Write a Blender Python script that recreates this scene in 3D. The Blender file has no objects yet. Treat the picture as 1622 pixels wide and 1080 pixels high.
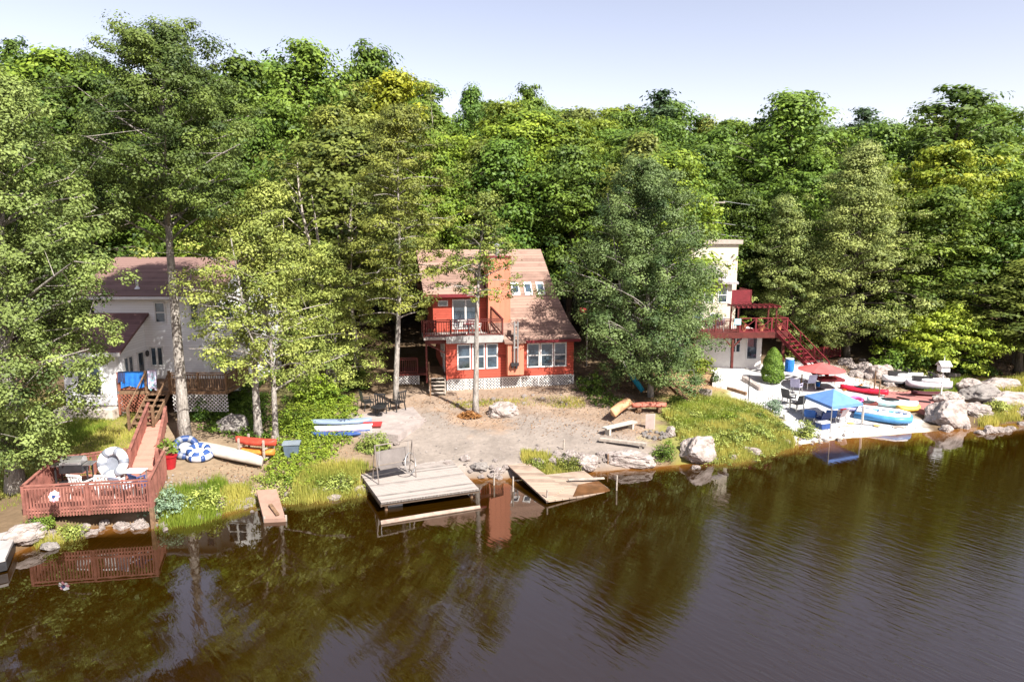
import bpy, math, random
import numpy as np
from mathutils import Vector, Matrix, noise

R = math.radians
PI = math.pi
S = bpy.context.scene
COL = S.collection

# ------------------------------------------------------------------ camera
CAM_H, PITCH, F = 10.3, R(9.0), 1081.0     # metres, focal length in photo pixels (1622 wide)

def ray(px, py):
    u = (px - 811) / F; v = (py - 540) / F
    return (u, math.cos(PITCH) - v * math.sin(PITCH), -math.sin(PITCH) - v * math.cos(PITCH))

def G(px, py, z=0.0):
    r = ray(px, py); t = (z - CAM_H) / r[2]
    return (r[0] * t, r[1] * t)

def PY(px, py, y):
    r = ray(px, py); t = y / r[1]
    return (r[0] * t, CAM_H + r[2] * t)

SHORE = [(-400, 960), (-60, 905), (0, 885), (60, 860), (150, 835), (235, 830), (330, 815), (410, 795), (520, 785), (575, 775),
         (700, 757), (800, 757), (880, 752), (1000, 742), (1110, 733), (1180, 722), (1240, 707), (1350, 694), (1450, 686),
         (1530, 679), (1622, 668), (1900, 640)]
_sp = sorted(G(*p, 0) for p in SHORE)
SX = np.array([p[0] for p in _sp]); SY = np.array([p[1] for p in _sp])

def ground_np(x, y):
    sy = np.interp(x, SX, SY)
    d = y - sy
    beach = np.clip((x - 12) / 3, 0, 1) * np.clip((32 - x) / 6, 0, 1)
    step = 0.34 * (1 - beach) + 0.06 * beach
    z = np.where(d < 0, np.maximum(-1.3, d * 0.4), 0)
    up = step * np.clip(d / 0.7, 0, 1) + 0.075 * np.clip(d, 0, 12) + 0.05 * np.clip(d - 12, 0, 18) + 0.075 * np.clip(d - 30, 0, 60)
    return np.where(d < 0, z, up)

def ground(x, y):
    return float(ground_np(np.array([x]), np.array([y]))[0])

def hit(px, py):
    "where the line of sight meets the ground"
    r = ray(px, py); t = 15.0
    while t < 200:
        x, y, z = r[0] * t, r[1] * t, CAM_H + r[2] * t
        if z <= max(0.0, ground(x, y)): break
        t += 0.04
    return (x, y, max(0.0, ground(x, y)))

# ------------------------------------------------------------------ materials
MATS = {}
def new_mat(name):
    m = bpy.data.materials.new(name); m.use_nodes = True
    nt = m.node_tree
    return m, nt, nt.nodes['Principled BSDF']

def mat(name, col, rough=0.8, var=0.12, scale=3.0, bump=0.0, bscale=20.0, metal=0.0, stretch=(1, 1, 1), col2=None, spec=0.3, thresh=None):
    "plain surface with noise wear; col2 is a second colour mixed in by noise"
    if name in MATS: return MATS[name]
    m, nt, b = new_mat(name)
    N, L = nt.nodes, nt.links
    tc = N.new('ShaderNodeTexCoord'); mp = N.new('ShaderNodeMapping'); mp.inputs['Scale'].default_value = stretch
    L.new(tc.outputs['Object'], mp.inputs[0])
    n = N.new('ShaderNodeTexNoise'); n.inputs['Scale'].default_value = scale; n.inputs['Detail'].default_value = 5
    n.inputs['Roughness'].default_value = 0.65
    L.new(mp.outputs[0], n.inputs['Vector'])
    cr = N.new('ShaderNodeValToRGB')
    c2 = col2 or tuple(max(0, c * (1 - 2 * var)) for c in col)
    c1 = col if col2 else tuple(min(1, c * (1 + var)) for c in col)
    lo, hi = thresh or (0.3, 0.7)
    cr.color_ramp.elements[0].position = lo; cr.color_ramp.elements[1].position = hi
    cr.color_ramp.elements[0].color = (*c2, 1); cr.color_ramp.elements[1].color = (*c1, 1)
    L.new(n.outputs['Fac'], cr.inputs[0]); L.new(cr.outputs[0], b.inputs['Base Color'])
    b.inputs['Roughness'].default_value = rough; b.inputs['Metallic'].default_value = metal
    b.inputs['Specular IOR Level'].default_value = spec
    if bump:
        n2 = N.new('ShaderNodeTexNoise'); n2.inputs['Scale'].default_value = bscale; n2.inputs['Detail'].default_value = 6
        L.new(mp.outputs[0], n2.inputs['Vector'])
        bp = N.new('ShaderNodeBump'); bp.inputs['Strength'].default_value = bump; bp.inputs['Distance'].default_value = 0.1
        L.new(n2.outputs['Fac'], bp.inputs['Height']); L.new(bp.outputs[0], b.inputs['Normal'])
    MATS[name] = m
    return m

def board_mat(name, col, axis='Z', width=0.14, gap=0.25, rough=0.75, var=0.15):
    "painted or weathered boards: a groove every `width` metres along one axis of the object"
    if name in MATS: return MATS[name]
    m, nt, b = new_mat(name); N, L = nt.nodes, nt.links
    tc = N.new('ShaderNodeTexCoord'); sp = N.new('ShaderNodeSeparateXYZ'); L.new(tc.outputs['Object'], sp.inputs[0])
    mu = N.new('ShaderNodeMath'); mu.operation = 'DIVIDE'; mu.inputs[1].default_value = width; L.new(sp.outputs[axis], mu.inputs[0])
    fr = N.new('ShaderNodeMath'); fr.operation = 'FRACT'; L.new(mu.outputs[0], fr.inputs[0])
    fl = N.new('ShaderNodeMath'); fl.operation = 'FLOOR'; L.new(mu.outputs[0], fl.inputs[0])
    wn = N.new('ShaderNodeTexWhiteNoise'); wn.noise_dimensions = '1D'; L.new(fl.outputs[0], wn.inputs['W'])
    n = N.new('ShaderNodeTexNoise'); n.inputs['Scale'].default_value = 2.2; n.inputs['Detail'].default_value = 6; L.new(tc.outputs['Object'], n.inputs['Vector'])
    ad = N.new('ShaderNodeMath'); ad.operation = 'ADD'; L.new(wn.outputs['Value'], ad.inputs[0]); L.new(n.outputs['Fac'], ad.inputs[1])
    cr = N.new('ShaderNodeValToRGB'); cr.color_ramp.elements[0].position = 0.3; cr.color_ramp.elements[1].position = 1.5
    cr.color_ramp.elements[1].position = 1.0
    cr.color_ramp.elements[0].color = (*[c * (1 - 1.6 * var) for c in col], 1); cr.color_ramp.elements[1].color = (*[min(1, c * (1 + var)) for c in col], 1)
    L.new(ad.outputs[0], cr.inputs[0])
    gp = N.new('ShaderNodeMath'); gp.operation = 'LESS_THAN'; gp.inputs[1].default_value = 0.09; L.new(fr.outputs[0], gp.inputs[0])
    mx = N.new('ShaderNodeMix'); mx.data_type = 'RGBA'; L.new(gp.outputs[0], mx.inputs['Factor']); L.new(cr.outputs[0], mx.inputs['A'])
    mx.inputs['B'].default_value = (*[c * gap for c in col], 1)
    L.new(mx.outputs['Result'], b.inputs['Base Color'])
    bp = N.new('ShaderNodeBump'); bp.inputs['Strength'].default_value = 0.5; bp.inputs['Distance'].default_value = 0.02
    L.new(fr.outputs[0], bp.inputs['Height']); L.new(bp.outputs[0], b.inputs['Normal'])
    b.inputs['Roughness'].default_value = rough; b.inputs['Specular IOR Level'].default_value = 0.25
    MATS[name] = m
    return m

def leaf_mat(name, a, b_, trans=0.2, shift=0.5):
    "foliage: tint per leaf clump, a slow patchy variation and a change per tree"
    if name in MATS: return MATS[name]
    m, nt, b = new_mat(name); N, L = nt.nodes, nt.links
    at = N.new('ShaderNodeAttribute'); at.attribute_name = 'tint'
    oi = N.new('ShaderNodeObjectInfo')
    cr = N.new('ShaderNodeMix'); cr.data_type = 'RGBA'; cr.inputs['A'].default_value = (*a, 1); cr.inputs['B'].default_value = (*b_, 1)
    L.new(at.outputs['Fac'], cr.inputs['Factor'])
    hs = N.new('ShaderNodeHueSaturation')
    mr = N.new('ShaderNodeMapRange'); mr.inputs['To Min'].default_value = 0.5 - 0.022 * shift; mr.inputs['To Max'].default_value = 0.5 + 0.022 * shift
    L.new(oi.outputs['Random'], mr.inputs['Value']); L.new(mr.outputs[0], hs.inputs['Hue'])
    mr2 = N.new('ShaderNodeMapRange'); mr2.inputs['To Min'].default_value = 1 - 0.3 * shift; mr2.inputs['To Max'].default_value = 1 + 0.3 * shift
    mu = N.new('ShaderNodeMath'); mu.operation = 'MULTIPLY'; mu.inputs[1].default_value = 7.31; L.new(oi.outputs['Random'], mu.inputs[0])
    fr = N.new('ShaderNodeMath'); fr.operation = 'FRACT'; L.new(mu.outputs[0], fr.inputs[0]); L.new(fr.outputs[0], mr2.inputs['Value'])
    L.new(mr2.outputs[0], hs.inputs['Value']); L.new(cr.outputs['Result'], hs.inputs['Color'])
    L.new(hs.outputs[0], b.inputs['Base Color']); b.inputs['Roughness'].default_value = 0.55; b.inputs['Specular IOR Level'].default_value = 0.25
    tr = N.new('ShaderNodeBsdfTranslucent')
    hs2 = N.new('ShaderNodeHueSaturation'); hs2.inputs['Hue'].default_value = 0.485; hs2.inputs['Value'].default_value = 1.5
    L.new(hs.outputs[0], hs2.inputs['Color']); L.new(hs2.outputs[0], tr.inputs['Color'])
    mx = N.new('ShaderNodeMixShader'); mx.inputs[0].default_value = trans
    L.new(b.outputs[0], mx.inputs[1]); L.new(tr.outputs[0], mx.inputs[2])
    L.new(mx.outputs[0], N['Material Output'].inputs['Surface'])
    MATS[name] = m
    return m

def glass_mat():
    if 'window_glass' in MATS: return MATS['window_glass']
    m = mat('window_glass', (0.05, 0.075, 0.10), rough=0.04, var=0.5, scale=1.2, spec=1.0)
    return m

WHITE = mat('white_paint', (0.66, 0.66, 0.65), 0.5, 0.05)
GLASS = glass_mat()
RED_SIDING = board_mat('red_siding', (0.37, 0.070, 0.045), 'Z', 0.16, 0.5, 0.7, 0.20)
ORANGE_SIDING = board_mat('orange_stucco_siding', (0.50, 0.19, 0.12), 'X', 0.3, 0.8, 0.6, 0.08)
DARK_RED = mat('maroon_wood', (0.10, 0.020, 0.016), 0.65, 0.2)
MAROON = mat('barn_red_wood', (0.16, 0.018, 0.024), 0.6, 0.15)
SHINGLE_RED = board_mat('reddish_shingles', (0.225, 0.145, 0.115), 'Z', 0.16, 0.55, 0.9, 0.30)
SHINGLE_DARK = board_mat('dark_shingles', (0.15, 0.085, 0.08), 'Z', 0.10, 0.7, 0.9, 0.2)
CREAM = board_mat('cream_siding', (0.56, 0.51, 0.42), 'Z', 0.2, 0.8, 0.6, 0.04)
PALE_SIDING = board_mat('pale_siding', (0.80, 0.81, 0.82), 'Z', 0.13, 0.72, 0.6, 0.04)
CONCRETE = mat('concrete', (0.50, 0.44, 0.38), 0.9, 0.12, 2.0, 0.2)
LATTICE_W = mat('pale_lattice', (0.62, 0.60, 0.58), 0.7, 0.1)
LATTICE_B = mat('brown_lattice', (0.30, 0.11, 0.07), 0.7, 0.15)
DECK_RED = board_mat('red_deck_boards', (0.30, 0.135, 0.105), 'X', 0.14, 0.4, 0.8, 0.24)
RAIL_RED = mat('red_rail', (0.27, 0.11, 0.085), 0.7, 0.28, 2.0)
DECK_GREY = board_mat('grey_dock_boards', (0.255, 0.225, 0.205), 'Y', 0.15, 0.4, 0.85, 0.28)
DECK_TAN = board_mat('tan_dock_boards', (0.25, 0.19, 0.145), 'Y', 0.15, 0.4, 0.85, 0.3)
WOOD_GREY = mat('weathered_wood', (0.38, 0.33, 0.28), 0.85, 0.2, 6, 0.2)
WOOD_BROWN = mat('brown_wood', (0.20, 0.12, 0.07), 0.85, 0.25, 6, 0.2)
BARK_PALE = mat('pale_bark', (0.40, 0.365, 0.33), 0.9, 0.3, 3, 0.8, 9, stretch=(3, 3, 0.7), col2=(0.20, 0.18, 0.16), thresh=(0.38, 0.6))
BARK_DARK = mat('dark_bark', (0.12, 0.10, 0.08), 0.95, 0.3, 3, 0.8, 9, stretch=(3, 3, 0.6))
BARK_DEAD = mat('bleached_bark', (0.42, 0.37, 0.32), 0.9, 0.2, 4, 0.4)
STONE = mat('pale_stone', (0.38, 0.325, 0.30), 0.9, 0.2, 2.2, 1.0, 6, col2=(0.20, 0.17, 0.15), thresh=(0.36, 0.58))
STONE_G = mat('grey_stone', (0.26, 0.24, 0.22), 0.9, 0.2, 1.8, 0.9, 5, col2=(0.17, 0.15, 0.14), thresh=(0.35, 0.62))
METAL_D = mat('dark_metal', (0.06, 0.06, 0.065), 0.4, 0.2, metal=0.6)
METAL_L = mat('light_metal', (0.50, 0.50, 0.50), 0.35, 0.1, metal=0.7)
BLACK = mat('black_plastic', (0.02, 0.02, 0.025), 0.5)

# ------------------------------------------------------------------ objects
def link(o):
    COL.objects.link(o); return o

def tag(o, label=None, cat=None, group=None, kind=None):
    if label: o['label'] = label
    if cat: o['category'] = cat
    if group: o['group'] = group
    if kind: o['kind'] = kind
    return o

def thing(name, label, cat, loc=(0, 0, 0), rz=0.0, group=None):
    o = bpy.data.objects.new(name, None); link(o)
    o.location = loc; o.rotation_euler = (0, 0, rz); o.empty_display_size = 0.2
    return tag(o, label, cat, group)

def copy_tree(o, parent=None):
    c = o.copy(); COL.objects.link(c)
    if parent: c.parent = parent
    for ch in list(o.children): copy_tree(ch, c)
    return c

class MB:
    def __init__(s): s.v = []; s.f = []; s.smooth = False
    def add(s, vs, fs):
        o = len(s.v); s.v += [tuple(v) for v in vs]; s.f += [tuple(i + o for i in f) for f in fs]; return s
    def box(s, x0, y0, z0, x1, y1, z1):
        return s.add([(x0, y0, z0), (x1, y0, z0), (x1, y1, z0), (x0, y1, z0), (x0, y0, z1), (x1, y0, z1), (x1, y1, z1), (x0, y1, z1)],
                     [(3, 2, 1, 0), (4, 5, 6, 7), (0, 1, 5, 4), (1, 2, 6, 5), (2, 3, 7, 6), (3, 0, 4, 7)])
    def bar(s, a, b, w, h=None, up=(0, 0, 1)):
        "square bar from a to b"
        h = h or w; a = Vector(a); b = Vector(b); d = (b - a).normalized(); u = Vector(up)
        if abs(d.dot(u)) > 0.98: u = Vector((0, 1, 0))
        sx = d.cross(u).normalized(); sz = sx.cross(d).normalized()
        vs = [p + sx * (i * w / 2) + sz * (j * h / 2) for p in (a, b) for i, j in ((-1, -1), (1, -1), (1, 1), (-1, 1))]
        return s.add(vs, [(0, 1, 2, 3), (7, 6, 5, 4), (0, 4, 5, 1), (1, 5, 6, 2), (2, 6, 7, 3), (3, 7, 4, 0)])
    def tube(s, pts, rs, n=8, close=False, caps=True):
        pts = [Vector(p) for p in pts]
        if not hasattr(rs, '__len__'): rs = [rs] * len(pts)
        o = len(s.v); m = len(pts)
        for i, p in enumerate(pts):
            if close: d = pts[(i + 1) % m] - pts[i - 1]
            else: d = pts[min(i + 1, m - 1)] - pts[max(i - 1, 0)]
            d.normalize(); u = Vector((0, 0, 1)) if abs(d.z) < 0.9 else Vector((1, 0, 0))
            sx = d.cross(u).normalized(); sy = sx.cross(d)
            for k in range(n):
                a = 2 * PI * k / n
                s.v.append(tuple(p + (sx * math.cos(a) + sy * math.sin(a)) * rs[i]))
        for i in range(m if close else m - 1):
            j = (i + 1) % m
            for k in range(n):
                l = (k + 1) % n
                s.f.append((o + i * n + k, o + i * n + l, o + j * n + l, o + j * n + k))
        if caps and not close:
            s.f.append(tuple(o + k for k in reversed(range(n)))); s.f.append(tuple(o + (m - 1) * n + k for k in range(n)))
        return s
    def prism(s, poly, z0, z1):
        "poly in x,y, extruded up"
        n = len(poly); 
        ar = sum(poly[i][0] * poly[(i + 1) % n][1] - poly[(i + 1) % n][0] * poly[i][1] for i in range(n))
        if ar < 0: poly = poly[::-1]
        vs = [(p[0], p[1], z0) for p in poly] + [(p[0], p[1], z1) for p in poly]
        return s.add(vs, [tuple(reversed(range(n))), tuple(range(n, 2 * n))] + [(i, (i + 1) % n, n + (i + 1) % n, n + i) for i in range(n)])
    def slab(s, poly3, t, d=(0, 0, -1)):
        "a 3d polygon (counter-clockwise seen from above) given thickness t"
        n = len(poly3); D = Vector(d) * t
        vs = [Vector(p) for p in poly3] + [Vector(p) + D for p in poly3]
        return s.add(vs, [tuple(range(n)), tuple(reversed(range(n, 2 * n)))] + [((i + 1) % n, i, n + i, n + (i + 1) % n) for i in range(n)])
    def lathe(s, prof, n=16, c=(0, 0)):
        o = len(s.v)
        for r, z in prof:
            for k in range(n):
                a = 2 * PI * k / n; s.v.append((c[0] + r * math.cos(a), c[1] + r * math.sin(a), z))
        m = len(prof)
        for i in range(m - 1):
            for k in range(n):
                l = (k + 1) % n; s.f.append((o + i * n + k, o + i * n + l, o + (i + 1) * n + l, o + (i + 1) * n + k))
        s.f.append(tuple(o + k for k in reversed(range(n)))); s.f.append(tuple(o + (m - 1) * n + k for k in range(n)))
        return s
    def xf(s, M, start=0):
        s.v[start:] = [tuple(M @ Vector(v)) for v in s.v[start:]]; return s
    def build(s, name, m, parent=None, loc=None, rz=0.0, smooth=False):
        me = bpy.data.meshes.new(name); me.from_pydata(s.v, [], s.f); me.materials.append(m); me.update()
        if smooth: me.polygons.foreach_set('use_smooth', [True] * len(me.polygons))
        o = link(bpy.data.objects.new(name, me))
        if parent: o.parent = parent
        if loc: o.location = loc
        if rz: o.rotation_euler = (0, 0, rz)
        return o

# ------------------------------------------------------------------ terrain
def pdist(x, y, poly):
    "signed distance to polygon, positive inside"
    P = np.array(poly); n = len(P); d = np.full(x.shape, 1e9); ins = np.zeros(x.shape, bool)
    for i in range(n):
        a = P[i]; b = P[(i + 1) % n]; e = b - a
        t = np.clip(((x - a[0]) * e[0] + (y - a[1]) * e[1]) / max(1e-9, e.dot(e)), 0, 1)
        d = np.minimum(d, np.hypot(x - a[0] - e[0] * t, y - a[1] - e[1] * t))
        c = ((a[1] > y) != (b[1] > y)) & (x < (b[0] - a[0]) * (y - a[1]) / (b[1] - a[1] + 1e-12) + a[0])
        ins ^= c
    return np.where(ins, d, -d)

def axis(lo, hi, step, far, grow=1.22):
    a = list(np.arange(lo, hi, step)); s = step
    while a[-1] < far: s *= grow; a.append(a[-1] + s)
    s = step
    while a[0] > -far: s *= grow; a.insert(0, a[0] - s)
    return np.array(a)

def make_ground():
    xs = axis(-26, 42, 0.22, 900); ys = axis(18, 60, 0.22, 900)
    ys = ys[ys > 5]
    X, Y = np.meshgrid(xs, ys); x = X.ravel(); y = Y.ravel()
    z = ground_np(x, y)
    nz = np.array([noise.noise((a * 0.35, b * 0.35, 0)) * 0.6 + noise.noise((a * 1.3, b * 1.3, 3)) * 0.3 + noise.noise((a * 4, b * 4, 7)) * 0.15 for a, b in zip(x, y)])
    d = y - np.interp(x, SX, SY)
    z = z + nz * 0.10 * np.clip((d - 0.5) / 3, 0, 1) + nz * 0.05
    z = np.minimum(z, 12)
    nn = np.array([noise.noise((a * 0.9, b * 0.9, 11)) + 0.6 * noise.noise((a * 2.7, b * 2.7, 5)) for a, b in zip(x, y)])
    col = np.empty((len(x), 3)); col[:] = (0.20, 0.14, 0.085)
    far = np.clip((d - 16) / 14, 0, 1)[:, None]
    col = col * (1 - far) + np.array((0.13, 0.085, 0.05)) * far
    def patch(poly, c, soft=0.8, zz=1.0, w=0.9):
        nonlocal col
        P = [G(px, py, zz) for px, py in poly]
        k = np.clip((pdist(x, y, P) + nn * w) / soft + 0.5, 0, 1)[:, None]
        col = col * (1 - k) + np.array(c) * k
    patch([(-100, 640), (240, 640), (235, 660), (205, 745), (90, 745), (-100, 800)], (0.33, 0.28, 0.10))
    patch([(240, 690), (300, 650), (560, 640), (600, 700), (570, 790), (240, 850), (150, 850)], (0.36, 0.27, 0.18), 1.0)
    patch([(430, 600), (560, 600), (560, 690), (440, 700)], (0.16, 0.15, 0.06))
    patch([(545, 640), (660, 620), (940, 610), (1060, 650), (1060, 700), (700, 700), (560, 690)], (0.39, 0.29, 0.215), 1.4)
    patch([(600, 655), (720, 645), (840, 650), (960, 665), (1040, 690), (1040, 735), (900, 735), (830, 765), (690, 775), (640, 730), (600, 700)], (0.35, 0.30, 0.26), 1.6, 1.0, 0.5)
    patch([(690, 650), (790, 640), (815, 670), (760, 675)], (0.40, 0.29, 0.21), 0.8)
    patch([(1040, 590), (1150, 585), (1220, 625), (1190, 640), (1060, 640)], (0.46, 0.31, 0.17), 0.8)
    patch([(1040, 640), (1150, 625), (1260, 650), (1250, 700), (1100, 740), (1040, 700)], (0.30, 0.29, 0.09), 0.8, 0.6)
    patch([(1120, 588), (1300, 575), (1400, 600), (1440, 640), (1500, 670), (1470, 700), (1230, 715), (1240, 650), (1180, 640)], (0.78, 0.74, 0.68), 0.6, 0.8, 0.5)
    patch([(1290, 560), (1622, 560), (1800, 600), (1800, 640), (1540, 600), (1400, 590)], (0.34, 0.25, 0.17), 1.0, 1.6)
    patch([(1530, 580), (1800, 575), (1800, 620), (1560, 605)], (0.36, 0.34, 0.10), 0.8, 1.5)
    # wet, stained earth at the waterline and the amber lake bed
    wet = np.clip((0.35 - d) / 0.5, 0, 1)[:, None]
    col = col * (1 - wet) + col * np.array((0.72, 0.55, 0.38)) * wet
    k = (1 + 0.22 * nn)[:, None]; col = np.clip(col * k * 0.68, 0.01, 0.44)
    nx, ny = len(xs), len(ys)
    i = np.arange(nx - 1); j = np.arange(ny - 1)
    I, J = np.meshgrid(i, j); a = (J * nx + I).ravel()
    faces = np.stack([a, a + 1, a + nx + 1, a + nx], 1)
    me = bpy.data.meshes.new('ground')
    me.vertices.add(len(x)); me.vertices.foreach_set('co', np.stack([x, y, z], 1).astype(np.float32).ravel())
    me.loops.add(faces.size); me.loops.foreach_set('vertex_index', faces.ravel().astype(np.int32))
    me.polygons.add(len(faces)); me.polygons.foreach_set('loop_start', (np.arange(len(faces)) * 4).astype(np.int32))
    ca = me.color_attributes.new('soil', 'FLOAT_COLOR', 'POINT')
    ca.data.foreach_set('color', np.concatenate([col, np.ones((len(x), 1))], 1).astype(np.float32).ravel())
    me.update(calc_edges=True); me.polygons.foreach_set('use_smooth', [True] * len(me.polygons))
    m, nt, b = new_mat('soil'); N, L = nt.nodes, nt.links
    at = N.new('ShaderNodeAttribute'); at.attribute_name = 'soil'
    tc = N.new('ShaderNodeTexCoord')
    n = N.new('ShaderNodeTexNoise'); n.inputs['Scale'].default_value = 4; n.inputs['Detail'].default_value = 10; n.inputs['Roughness'].default_value = 0.75
    L.new(tc.outputs['Object'], n.inputs['Vector'])
    vo = N.new('ShaderNodeTexVoronoi'); vo.inputs['Scale'].default_value = 5.0; L.new(tc.outputs['Object'], vo.inputs['Vector'])
    mr = N.new('ShaderNodeMapRange'); mr.inputs['From Min'].default_value = 0.3; mr.inputs['From Max'].default_value = 0.7
    mr.inputs['To Min'].default_value = 0.80; mr.inputs['To Max'].default_value = 1.12; L.new(n.outputs['Fac'], mr.inputs['Value'])
    vm = N.new('ShaderNodeVectorMath'); vm.operation = 'SCALE'; L.new(at.outputs['Color'], vm.inputs[0]); L.new(mr.outputs[0], vm.inputs['Scale'])
    L.new(vm.outputs[0], b.inputs['Base Color']); b.inputs['Roughness'].default_value = 0.95; b.inputs['Specular IOR Level'].default_value = 0.1
    ad = N.new('ShaderNodeMath'); ad.operation = 'ADD'; L.new(n.outputs['Fac'], ad.inputs[0]); L.new(vo.outputs['Distance'], ad.inputs[1])
    bp = N.new('ShaderNodeBump'); bp.inputs['Strength'].default_value = 0.4; bp.inputs['Distance'].default_value = 0.04
    L.new(ad.outputs[0], bp.inputs['Height']); L.new(bp.outputs[0], b.inputs['Normal'])
    me.materials.append(m)
    o = link(bpy.data.objects.new('ground', me)); tag(o, kind='structure')

def make_water():
    xs = axis(-26, 42, 0.5, 900, 1.3); ys = axis(8, 42, 0.5, 900, 1.3); 
    X, Y = np.meshgrid(xs, ys); x = X.ravel(); y = Y.ravel()
    sy = np.interp(x, SX, SY); d = sy - y
    keep = 3.0
    nx, ny = len(xs), len(ys)
    I, J = np.meshgrid(np.arange(nx - 1), np.arange(ny - 1)); a = (J * nx + I).ravel()
    faces = np.stack([a, a + 1, a + nx + 1, a + nx], 1)
    faces = faces[d[faces].max(1) > -keep]
    me = bpy.data.meshes.new('lake_water')
    me.vertices.add(len(x)); me.vertices.foreach_set('co', np.stack([x, y, x * 0], 1).astype(np.float32).ravel())
    me.loops.add(faces.size); me.loops.foreach_set('vertex_index', faces.ravel().astype(np.int32))
    me.polygons.add(len(faces)); me.polygons.foreach_set('loop_start', (np.arange(len(faces)) * 4).astype(np.int32))
    right = np.clip((x - 10) / 5, 0, 1)
    w = np.array([noise.noise((p * 0.8, q * 0.8, 2)) for p, q in zip(x, y)])
    sh = np.clip(1 - (d + w * 0.5) / (0.9 + 0.9 * right), 0, 1)
    ca = me.attributes.new('shallow', 'FLOAT', 'POINT'); ca.data.foreach_set('value', sh.astype(np.float32))
    cb = me.attributes.new('offshore', 'FLOAT', 'POINT'); cb.data.foreach_set('value', np.clip(d / 12, 0, 1).astype(np.float32))
    me.update(calc_edges=True)
    m, nt, b = new_mat('brown_lake_water'); N, L = nt.nodes, nt.links
    at = N.new('ShaderNodeAttribute'); at.attribute_name = 'shallow'
    mx = N.new('ShaderNodeMix'); mx.data_type = 'RGBA'; L.new(at.outputs['Fac'], mx.inputs['Factor'])
    tc = N.new('ShaderNodeTexCoord')
    n0 = N.new('ShaderNodeTexNoise'); n0.inputs['Scale'].default_value = 0.12; L.new(tc.outputs['Object'], n0.inputs['Vector'])
    cr = N.new('ShaderNodeValToRGB'); cr.color_ramp.elements[0].color = (0.0125, 0.0050, 0.0002, 1); cr.color_ramp.elements[1].color = (0.0165, 0.0074, 0.0003, 1)
    L.new(n0.outputs['Fac'], cr.inputs[0]); L.new(cr.outputs[0], mx.inputs['A']); mx.inputs['B'].default_value = (0.17, 0.07, 0.014, 1)
    L.new(mx.outputs['Result'], b.inputs['Base Color'])
    b.inputs['Roughness'].default_value = 0.02; b.inputs['IOR'].default_value = 2.1; b.inputs['Specular IOR Level'].default_value = 0.5
    # calm by the shore on the left, wind-rippled further out on the right
    sp = N.new('ShaderNodeSeparateXYZ'); L.new(tc.outputs['Object'], sp.inputs[0])
    lin = N.new('ShaderNodeMath'); lin.operation = 'MULTIPLY_ADD'; lin.inputs[1].default_value = 0.055; lin.inputs[2].default_value = 0.42; L.new(sp.outputs['X'], lin.inputs[0])
    lin2 = N.new('ShaderNodeMath'); lin2.operation = 'MULTIPLY_ADD'; lin2.inputs[1].default_value = -0.035; lin2.inputs[2].default_value = 0.75; L.new(sp.outputs['Y'], lin2.inputs[0])
    sm = N.new('ShaderNodeMath'); sm.operation = 'ADD'; L.new(lin.outputs[0], sm.inputs[0]); L.new(lin2.outputs[0], sm.inputs[1])
    nm = N.new('ShaderNodeTexNoise'); nm.inputs['Scale'].default_value = 0.16; nm.inputs['Detail'].default_value = 4; L.new(tc.outputs['Object'], nm.inputs['Vector'])
    sm2 = N.new('ShaderNodeMath'); sm2.operation = 'MULTIPLY_ADD'; sm2.inputs[1].default_value = 2.2; L.new(nm.outputs['Fac'], sm2.inputs[0]); L.new(sm.outputs[0], sm2.inputs[2])
    mr = N.new('ShaderNodeMapRange'); mr.interpolation_type = 'SMOOTHSTEP'; mr.inputs['From Min'].default_value = 1.3; mr.inputs['From Max'].default_value = 2.3
    mr.inputs['To Min'].default_value = 0.06; mr.inputs['To Max'].default_value = 0.30; L.new(sm2.outputs[0], mr.inputs['Value'])
    mp = N.new('ShaderNodeMapping'); mp.inputs['Scale'].default_value = (0.2, 1.0, 1)
    mp0 = N.new('ShaderNodeMapping'); mp0.inputs['Rotation'].default_value = (0, 0, R(50)); L.new(tc.outputs['Object'], mp0.inputs[0])
    L.new(mp0.outputs[0], mp.inputs[0])
    n1 = N.new('ShaderNodeTexNoise'); n1.inputs['Scale'].default_value = 5.6; n1.inputs['Detail'].default_value = 4; n1.inputs['Roughness'].default_value = 0.5; n1.inputs['Distortion'].default_value = 0.5
    L.new(mp.outputs[0], n1.inputs['Vector'])
    ao = N.new('ShaderNodeAttribute'); ao.attribute_name = 'offshore'; mo = N.new('ShaderNodeMapRange'); mo.interpolation_type = 'SMOOTHSTEP'
    mo.inputs['From Min'].default_value = 0.15; mo.inputs['From Max'].default_value = 0.85; mo.inputs['To Min'].default_value = 0.10; L.new(ao.outputs['Fac'], mo.inputs['Value'])
    mq = N.new('ShaderNodeMath'); mq.operation = 'MULTIPLY'; L.new(mr.outputs[0], mq.inputs[0]); L.new(mo.outputs[0], mq.inputs[1])
    mu = N.new('ShaderNodeMath'); mu.operation = 'MULTIPLY'; L.new(n1.outputs['Fac'], mu.inputs[0]); L.new(mq.outputs[0], mu.inputs[1])
    n2 = N.new('ShaderNodeTexNoise'); n2.inputs['Scale'].default_value = 1.1; n2.inputs['Detail'].default_value = 2; L.new(tc.outputs['Object'], n2.inputs['Vector'])
    ma = N.new('ShaderNodeMath'); ma.operation = 'MULTIPLY_ADD'; ma.inputs[1].default_value = 0.05; L.new(n2.outputs['Fac'], ma.inputs[0]); L.new(mu.outputs[0], ma.inputs[2])
    bp = N.new('ShaderNodeBump'); bp.inputs['Strength'].default_value = 1.0; bp.inputs['Distance'].default_value = 0.05
    L.new(ma.outputs[0], bp.inputs['Height']); L.new(bp.outputs[0], b.inputs['Normal'])
    me.materials.append(m)
    o = link(bpy.data.objects.new('lake_water', me)); tag(o, kind='structure')
make_ground(); make_water()
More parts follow.
